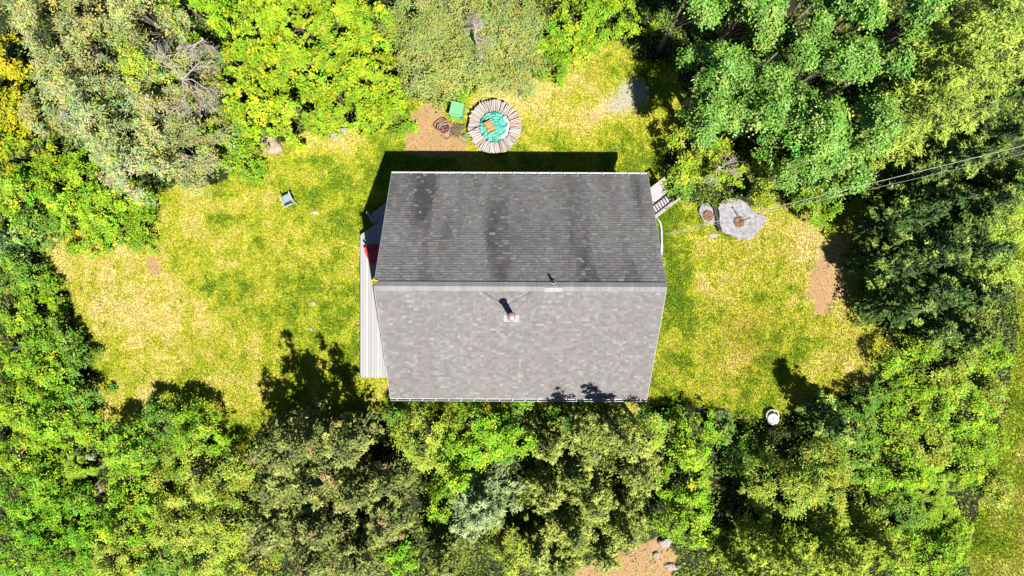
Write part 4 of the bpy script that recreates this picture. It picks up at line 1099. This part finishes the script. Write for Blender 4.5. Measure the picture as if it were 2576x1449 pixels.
# dark spruces
for a in [(2300, 445, 62, 5.2, 'dark spruce under the lowest feathery tree'), (2400, 405, 72, 5.6, 'dark spruce above the wires near the right edge'),
          (2500, 345, 80, 5.6, 'dark spruce at the right edge above the wires'), (2545, 455, 66, 5.0, 'dark spruce at the right edge below the wires'),
          (2345, 515, 75, 6.0, 'dark spruce just below the thin wire'), (2455, 525, 78, 5.6, 'dark spruce below the wires, second from the right edge'),
          (2250, 560, 72, 7.4, 'dark spruce at the top of the shaded lawn edge'), (2335, 620, 82, 6.4, 'dark spruce in the middle of the right grove'),
          (2440, 630, 82, 6.0, 'dark spruce in the right grove beside the pale verge'), (2258, 670, 76, 7.4, 'dark spruce beside the tan soil patch at right'),
          (2340, 735, 78, 5.8, 'dark spruce below the middle of the right grove'), (2445, 740, 78, 5.0, 'lit spruce beside the verge, lower right grove'),
          (2250, 775, 68, 6.4, 'dark spruce at the lower end of the shaded lawn edge'), (2335, 830, 72, 4.4, 'lit spruce at the bottom of the right grove'),
          (2435, 845, 68, 3.8, 'small lit spruce low on the verge side'), (2545, 240, 56, 6.2, 'dark spruce at the right edge beside the feathery trees')]:
    P_('spruce', *a)
P_('olive', 2520, 560, 66, 3.0, 'pale yellow green bush on the right edge beside the dark spruces', tint=(1, 1.1, 1))
P_('olive', 2530, 690, 56, 2.4, 'low pale yellow green bush on the right edge by the verge', tint=(1, 1.1, 1))
# lower right shrubs
for k, a in [('shrub', (2290, 915, 66, 2.6, 'bright shrub below the right grove at the lawn corner')), ('olive', (2390, 940, 74, 2.6, 'olive shrub below the small lit spruce')),
          ('dark', (2225, 1000, 62, 2.0, 'dark shrub round the pale cracked boulder')), ('shrub', (2320, 1020, 78, 2.2, 'bright shrub right of the pale cracked boulder')),
          ('shrub', (2430, 1040, 76, 2.0, 'bright shrub beside the verge, level with the boulder')), ('dark', (2150, 1070, 66, 2.6, 'dark leafy shrub right of the well ring spruce')),
          ('shrub', (2250, 1090, 70, 2.4, 'bright shrub straight below the pale cracked boulder')), ('olive', (2350, 1120, 76, 2.2, 'olive shrub in the middle of the lower right thicket')),
          ('shrub', (2440, 1150, 66, 1.8, 'low bright shrub beside the verge above the ferns')), ('shrub', (2260, 1190, 74, 2.4, 'bright shrub left of the fern bed')),
          ('shrub', (2370, 1390, 82, 2.0, 'bright shrub at the bottom edge beside the verge')), ('dark', (2270, 1290, 62, 2.0, 'dark shrub between fern bed and plumed pines')),
          ('shrub', (2290, 1400, 58, 1.8, 'bright shrub at the bottom edge right of the plumed pines'))]:
    P_(k, *a)
P_('shrub', 2490, 905, 52, 1.8, 'bright shrub at the right edge just below the spruces')
P_('olive', 2500, 1005, 44, 1.5, 'low olive shrub at the right edge beside the verge')
P_('olive', 1620, 1080, 46, 5.8, 'slim olive tree at the lower right end of the gutter')
P_('shrub', 2500, 1115, 46, 1.4, 'low bright shrub on the verge at the right edge')
P_('olive', 2520, 1240, 36, 1.0, 'small olive shrub standing in the verge grass')
P_('ospruce', 1415, 1425, 62, 2.6, 'small olive spruce on the left of the bottom soil edge')
P_('ospruce', 1525, 1395, 56, 3.0, 'small olive spruce overhanging the bottom soil')
P_('fern', 2345, 1230, 70, .8, 'bed of long bright ferns at lower right')
P_('fern', 2370, 1300, 66, .8, 'lower bed of bright ferns near the verge')
P_('spruce', 2090, 1060, 62, 5.6, 'dark spruce casting its jagged shadow on the right lawn', bright=1.2)
P_('olive', 2035, 1150, 70, 2.0, 'olive tree below the white lidded well ring', tint=(.75, .85, 1))
P_('dark', 1890, 1150, 66, 2.0, 'dark tree left of the olive tree under the well ring', bright=.85)
P_('olive', 2075, 1215, 92, 4.6, 'large olive tree in the middle of the lower right thicket')
P_('olive', 1965, 1220, 78, 4.6, 'olive tree leaning over the dark hollow at lower right')
P_('dark', 2160, 1160, 70, 3.0, 'dark green tree right of the large olive tree', bright=1.3)
P_('ypine', 1960, 1365, 95, 6.0, 'plumed yellow green pine left of the bottom pair')
P_('ypine', 2080, 1375, 105, 6.4, 'largest plumed yellow green pine at the bottom edge')
P_('ypine', 2190, 1355, 88, 5.6, 'plumed yellow green pine right of the bottom pair')
P_('ypine', 1865, 1425, 62, 5.0, 'small plumed pine at the bottom edge by the dark hollow')
P_('shrub', 1740, 1100, 72, 2.8, 'bright green tree right of the house corner')
P_('shrub', 1725, 1205, 74, 2.8, 'bright green tree in the middle of its column')
P_('shrub', 1735, 1310, 72, 2.6, 'bright green tree above the pale bottom boulder')
P_('dark', 1840, 1098, 50, 1.8, 'dark shrub below the brown fieldstone', bright=1.2)
P_('dark', 1665, 1045, 40, 2.2, 'dark shrub just off the lower right house corner', bright=1.3)
# below the house
for a in [(1552, 1082, 70, 8.2, 'olive spruce whose top shades the lower roof edge'), (1468, 1090, 68, 7.8, 'olive spruce left of the tallest below the roof'),
          (1610, 1185, 70, 4.8, 'olive spruce beside the bright green column'), (1490, 1250, 82, 5.0, 'olive spruce in the middle below the house'),
          (1575, 1320, 80, 4.4, 'olive spruce at the edge of the bottom soil'), (1445, 1335, 86, 4.2, 'wide olive spruce above the bottom soil'),
          (1350, 1385, 70, 3.2, 'small olive spruce left of the bottom soil'), (1375, 1120, 62, 4.8, 'olive spruce right of the bright maple below the house'), (1375, 1240, 62, 4.6, 'olive spruce touching the grey green pine'), (1450, 1190, 66, 4.8, 'olive spruce below the pair that shades the roof')]:
    P_('ospruce', *a, pw=.35 if a[3] > 6 else None)
P_('shrub', 1195, 1095, 80, 4.2, 'bright green maple below the middle of the gutter', tint=(1, 1.08, 1))
P_('shrub', 1275, 1110, 62, 4.2, 'bright green maple right of the first below the gutter', tint=(.95, 1.08, 1))
P_('olive', 1075, 1105, 80, 4.0, 'olive green maple below the left end of the gutter')
P_('shrub', 1150, 1185, 62, 3.4, 'bright green maple above the grey green pine', bright=.95)
P_('dark', 1010, 1045, 50, 2.0, 'dark shrub under the lower left house corner', bright=1.2)
P_('dark', 1300, 1040, 60, 1.6, 'dark low shrub in the shade under the gutter')
P_('dark', 1440, 1040, 60, 1.5, 'dark low shrub in the shade right of the gutter middle')
P_('pine', 1210, 1265, 108, 5.2, 'grey green pine below the house')
P_('olive', 1290, 1370, 66, 2.6, 'yellow olive bush at the bottom left of the soil')
P_('shrub', 1120, 1270, 46, 3.0, 'bright green bush left of the grey green pine')
# red tipped spruces
for a in [(775, 1105, 84, 9.4, 'tallest red tipped spruce at the foot of the big lawn shadow'), (885, 1105, 62, 9.2, 'narrow olive spruce left of the house corner'),
          (700, 1110, 55, 6.2, 'red tipped spruce at the lower tongue of the lawn'), (820, 1190, 82, 7.0, 'red tipped spruce below the tallest one'),
          (715, 1215, 85, 6.4, 'red tipped spruce below the lawn tongue'), (915, 1215, 78, 6.6, 'red tipped spruce left of the olive maple'),
          (980, 1290, 78, 5.6, 'red tipped spruce left of the grey green pine'), (830, 1305, 84, 5.6, 'red tipped spruce in the middle of the dark hollow'),
          (690, 1325, 86, 5.0, 'red tipped spruce above the bottom edge, leftmost'), (785, 1395, 84, 5.2, 'red tipped spruce at the bottom edge, second'),
          (905, 1395, 84, 5.0, 'red tipped spruce at the bottom edge, third'), (985, 1200, 60, 5.4, 'red tipped spruce below the lower left house corner')]:
    P_('redspruce', *a, dens=1.5 if a[3] > 7.5 else 1.0)
P_('maple', 1000, 1405, 42, 2.6, 'lone lime bush at the bottom edge', tint=(.75, 1, 1))
P_('ospruce', 1120, 1390, 74, 4.8, 'dark olive spruce at the bottom edge below the pine', bright=.7)
# lower left
for k, a in [('dark', (400, 1090, 78, 3.0, 'dark topped shrub at the bottom of the dry lawn')), ('shrub', (490, 1095, 76, 3.0, 'green shrub right of the dark topped one')),
          ('shrub', (325, 1130, 72, 2.8, 'green shrub left of the dark topped one')), ('olive', (455, 1195, 92, 3.4, 'wide olive shrub below the dry lawn')),
          ('shrub', (345, 1225, 74, 2.6, 'green shrub right of the upright tan stone')), ('olive', (570, 1215, 76, 3.4, 'olive shrub beside the lawn tongue')),
          ('shrub', (330, 1325, 80, 2.6, 'green shrub below the upright tan stone')), ('olive', (560, 1320, 84, 3.4, 'olive shrub left of the leftmost red tipped spruce')),
          ('olive', (440, 1320, 82, 3.0, 'olive shrub in the middle of the lower left thicket')), ('olive', (510, 1410, 84, 2.8, 'olive shrub at the bottom edge right of the dark one')),
          ('dark', (410, 1415, 62, 2.6, 'dark shrub at the bottom edge in the lower left')), ('olive', (290, 1410, 76, 2.4, 'olive shrub at the bottom edge left of the dark one')),
          ('olive', (620, 1425, 62, 3.0, 'olive shrub at the bottom edge beside the red tipped spruces')),
          ('shrub', (105, 735, 46, 1.5, 'low bright shrub at the left tip of the dry lawn')), ('shrub', (50, 770, 70, 2.6, 'bright shrub on the left edge level with the straw patch')),
          ('dark', (115, 825, 62, 2.6, 'dark shrub left of the straw patch')), ('shrub', (50, 870, 76, 3.0, 'bright shrub on the left edge under the dark one')),
          ('dark', (180, 905, 54, 2.0, 'dark shrub on the lawn edge below the straw patch')), ('shrub', (110, 945, 78, 2.8, 'bright shrub behind the lawn edge at left')),
          ('dark', (210, 1000, 55, 2.0, 'dark shrub at the narrow left lawn end')), ('shrub', (45, 1020, 74, 2.8, 'bright shrub on the left edge at mid height of the thicket')),
          ('shrub', (140, 1060, 78, 2.6, 'bright shrub above the row of grey stones')), ('shrub', (225, 1085, 52, 1.8, 'bright shrub right above the row of grey stones')),
          ('shrub', (60, 1130, 74, 2.4, 'bright shrub left of the row of grey stones')), ('shrub', (70, 1250, 84, 2.8, 'deep green shrub on the left edge level with the tan stone')),
          ('shrub', (165, 1300, 70, 2.6, 'deep green shrub left of the dark hollow')), ('shrub', (55, 1370, 84, 2.8, 'deep green shrub in the bottom left corner')),
          ('shrub', (170, 1400, 74, 2.4, 'deep green shrub at the bottom edge near the corner'))]:
    P_(k, *a, **({'tint': (.72, .92, .9)} if 'deep' in a[4] else {}))
P_('fern', 190, 1195, 56, .9, 'clump of lime ferns left of the upright tan stone')
P_('fern', 45, 925, 34, .9, 'clump of pale large ferns on the left edge')

# ------------------------------------------------------------------ undergrowth over the wooded floor
g = np.random.default_rng(77)
n = 230000
x = g.uniform(-28.5, 28.5, n); y = g.uniform(-16.6, 16.6, n)
lawn, dry, soil, grav, rust, strip = terrain(x, y)
keep = ~lawn & ~strip & ((soil < .3) | (g.random(n) < .07)) & (g.random(n) < np.clip(fbm(x, y, 1.1, 91)*2.2-.45, .1, 1))
keep &= ~((np.abs(x-.3) < 5.9) & (np.abs(y) < 5.1))
x, y = x[keep], y[keep]; n = len(x)
hgt = np.clip((fbm(x, y, .8, 92)-.3)*1.6, .05, .8)*g.uniform(.3, 1, n)
P = np.stack([x, y, ground_z(x, y)+hgt], 1)
mixv = fbm(x, y, 1.7, 93)
c = np.array((.065,.140,.010))[None]*(1-mixv[:, None])+np.array((.170,.220,.014))[None]*mixv[:, None]
c *= g.uniform(.6, 1.35, (n, 1))
dead = g.random(n) < .05; c[dead] = np.array((.13,.09,.05))
V, C = kites(P, g.normal(0, 1, (n, 3))*np.array((1,1,.3)), np.stack([g.normal(0,.4,n), g.normal(0,.4,n), np.ones(n)], 1), g.uniform(.09, .20, n), g.uniform(.04, .09, n), c)
tag(link('undergrowth', np_mesh('undergrowth', V, np.arange(len(V)).reshape(-1, 4), C), M['leaf']), 'low leafy undergrowth between the trees and shrubs', 'undergrowth', kind='stuff')
# weeds scattered in the lawn, denser along its rim
n = 60000
x = g.uniform(-25, 21, n); y = g.uniform(-9, 13, n)
lawn, dry, soil, grav, rust, strip = terrain(x, y)
clus = fbm(x, y, .55, 95, 3)
keep = lawn & (soil < .4) & (clus > .60+.25*np.clip(dry-.2, 0, .5)) & ~((x > -7.8) & (x < 6) & (np.abs(y) < 5))
x, y, dry = x[keep], y[keep], dry[keep]; n = len(x)
P = np.stack([x, y, ground_z(x, y)+g.uniform(.04, .12, n)], 1)
c = np.array((.045,.115,.010))[None]*g.uniform(.6, 1.5, (n, 1))*np.array((1, 1, 1))
V, C = kites(P, g.normal(0, 1, (n, 3))*np.array((1,1,.2)), np.stack([g.normal(0,.4,n), g.normal(0,.4,n), np.ones(n)], 1), g.uniform(.05, .11, n), g.uniform(.03, .06, n), c)
tag(link('lawn_weeds', np_mesh('lawn_weeds', V, np.arange(len(V)).reshape(-1, 4), C), M['leaf']), 'green clover and weeds in tufts over the lawn', 'weeds', kind='stuff')

# ------------------------------------------------------------------ dry litter on the bare soil
n = 40000
x = g.uniform(-20, 17, n); y = g.uniform(-15.5, 10.5, n)
lawn, dry, soil, grav, rust, strip = terrain(x, y)
keep = (soil > .3) & ~((x > -7.8) & (x < 6) & (np.abs(y) < 5)); x, y = x[keep], y[keep]; n = len(x)
P = np.stack([x, y, ground_z(x, y)+g.uniform(.005, .03, n)], 1)
pal = np.array([(.26,.19,.11), (.10,.07,.04), (.20,.15,.09), (.16,.15,.03), (.30,.25,.17)])
c = pal[g.integers(0, 5, n)]*g.uniform(.6, 1.2, (n, 1))
V, C = kites(P, g.normal(0, 1, (n, 3))*np.array((1,1,.1)), np.stack([g.normal(0,.25,n), g.normal(0,.25,n), np.ones(n)], 1), g.uniform(.04, .12, n), g.uniform(.015, .05, n), c)
tag(link('soil_litter', np_mesh('soil_litter', V, np.arange(len(V)).reshape(-1, 4), C), M['grass']), 'dry leaf and straw litter on the bare soil patches', 'litter', kind='stuff')
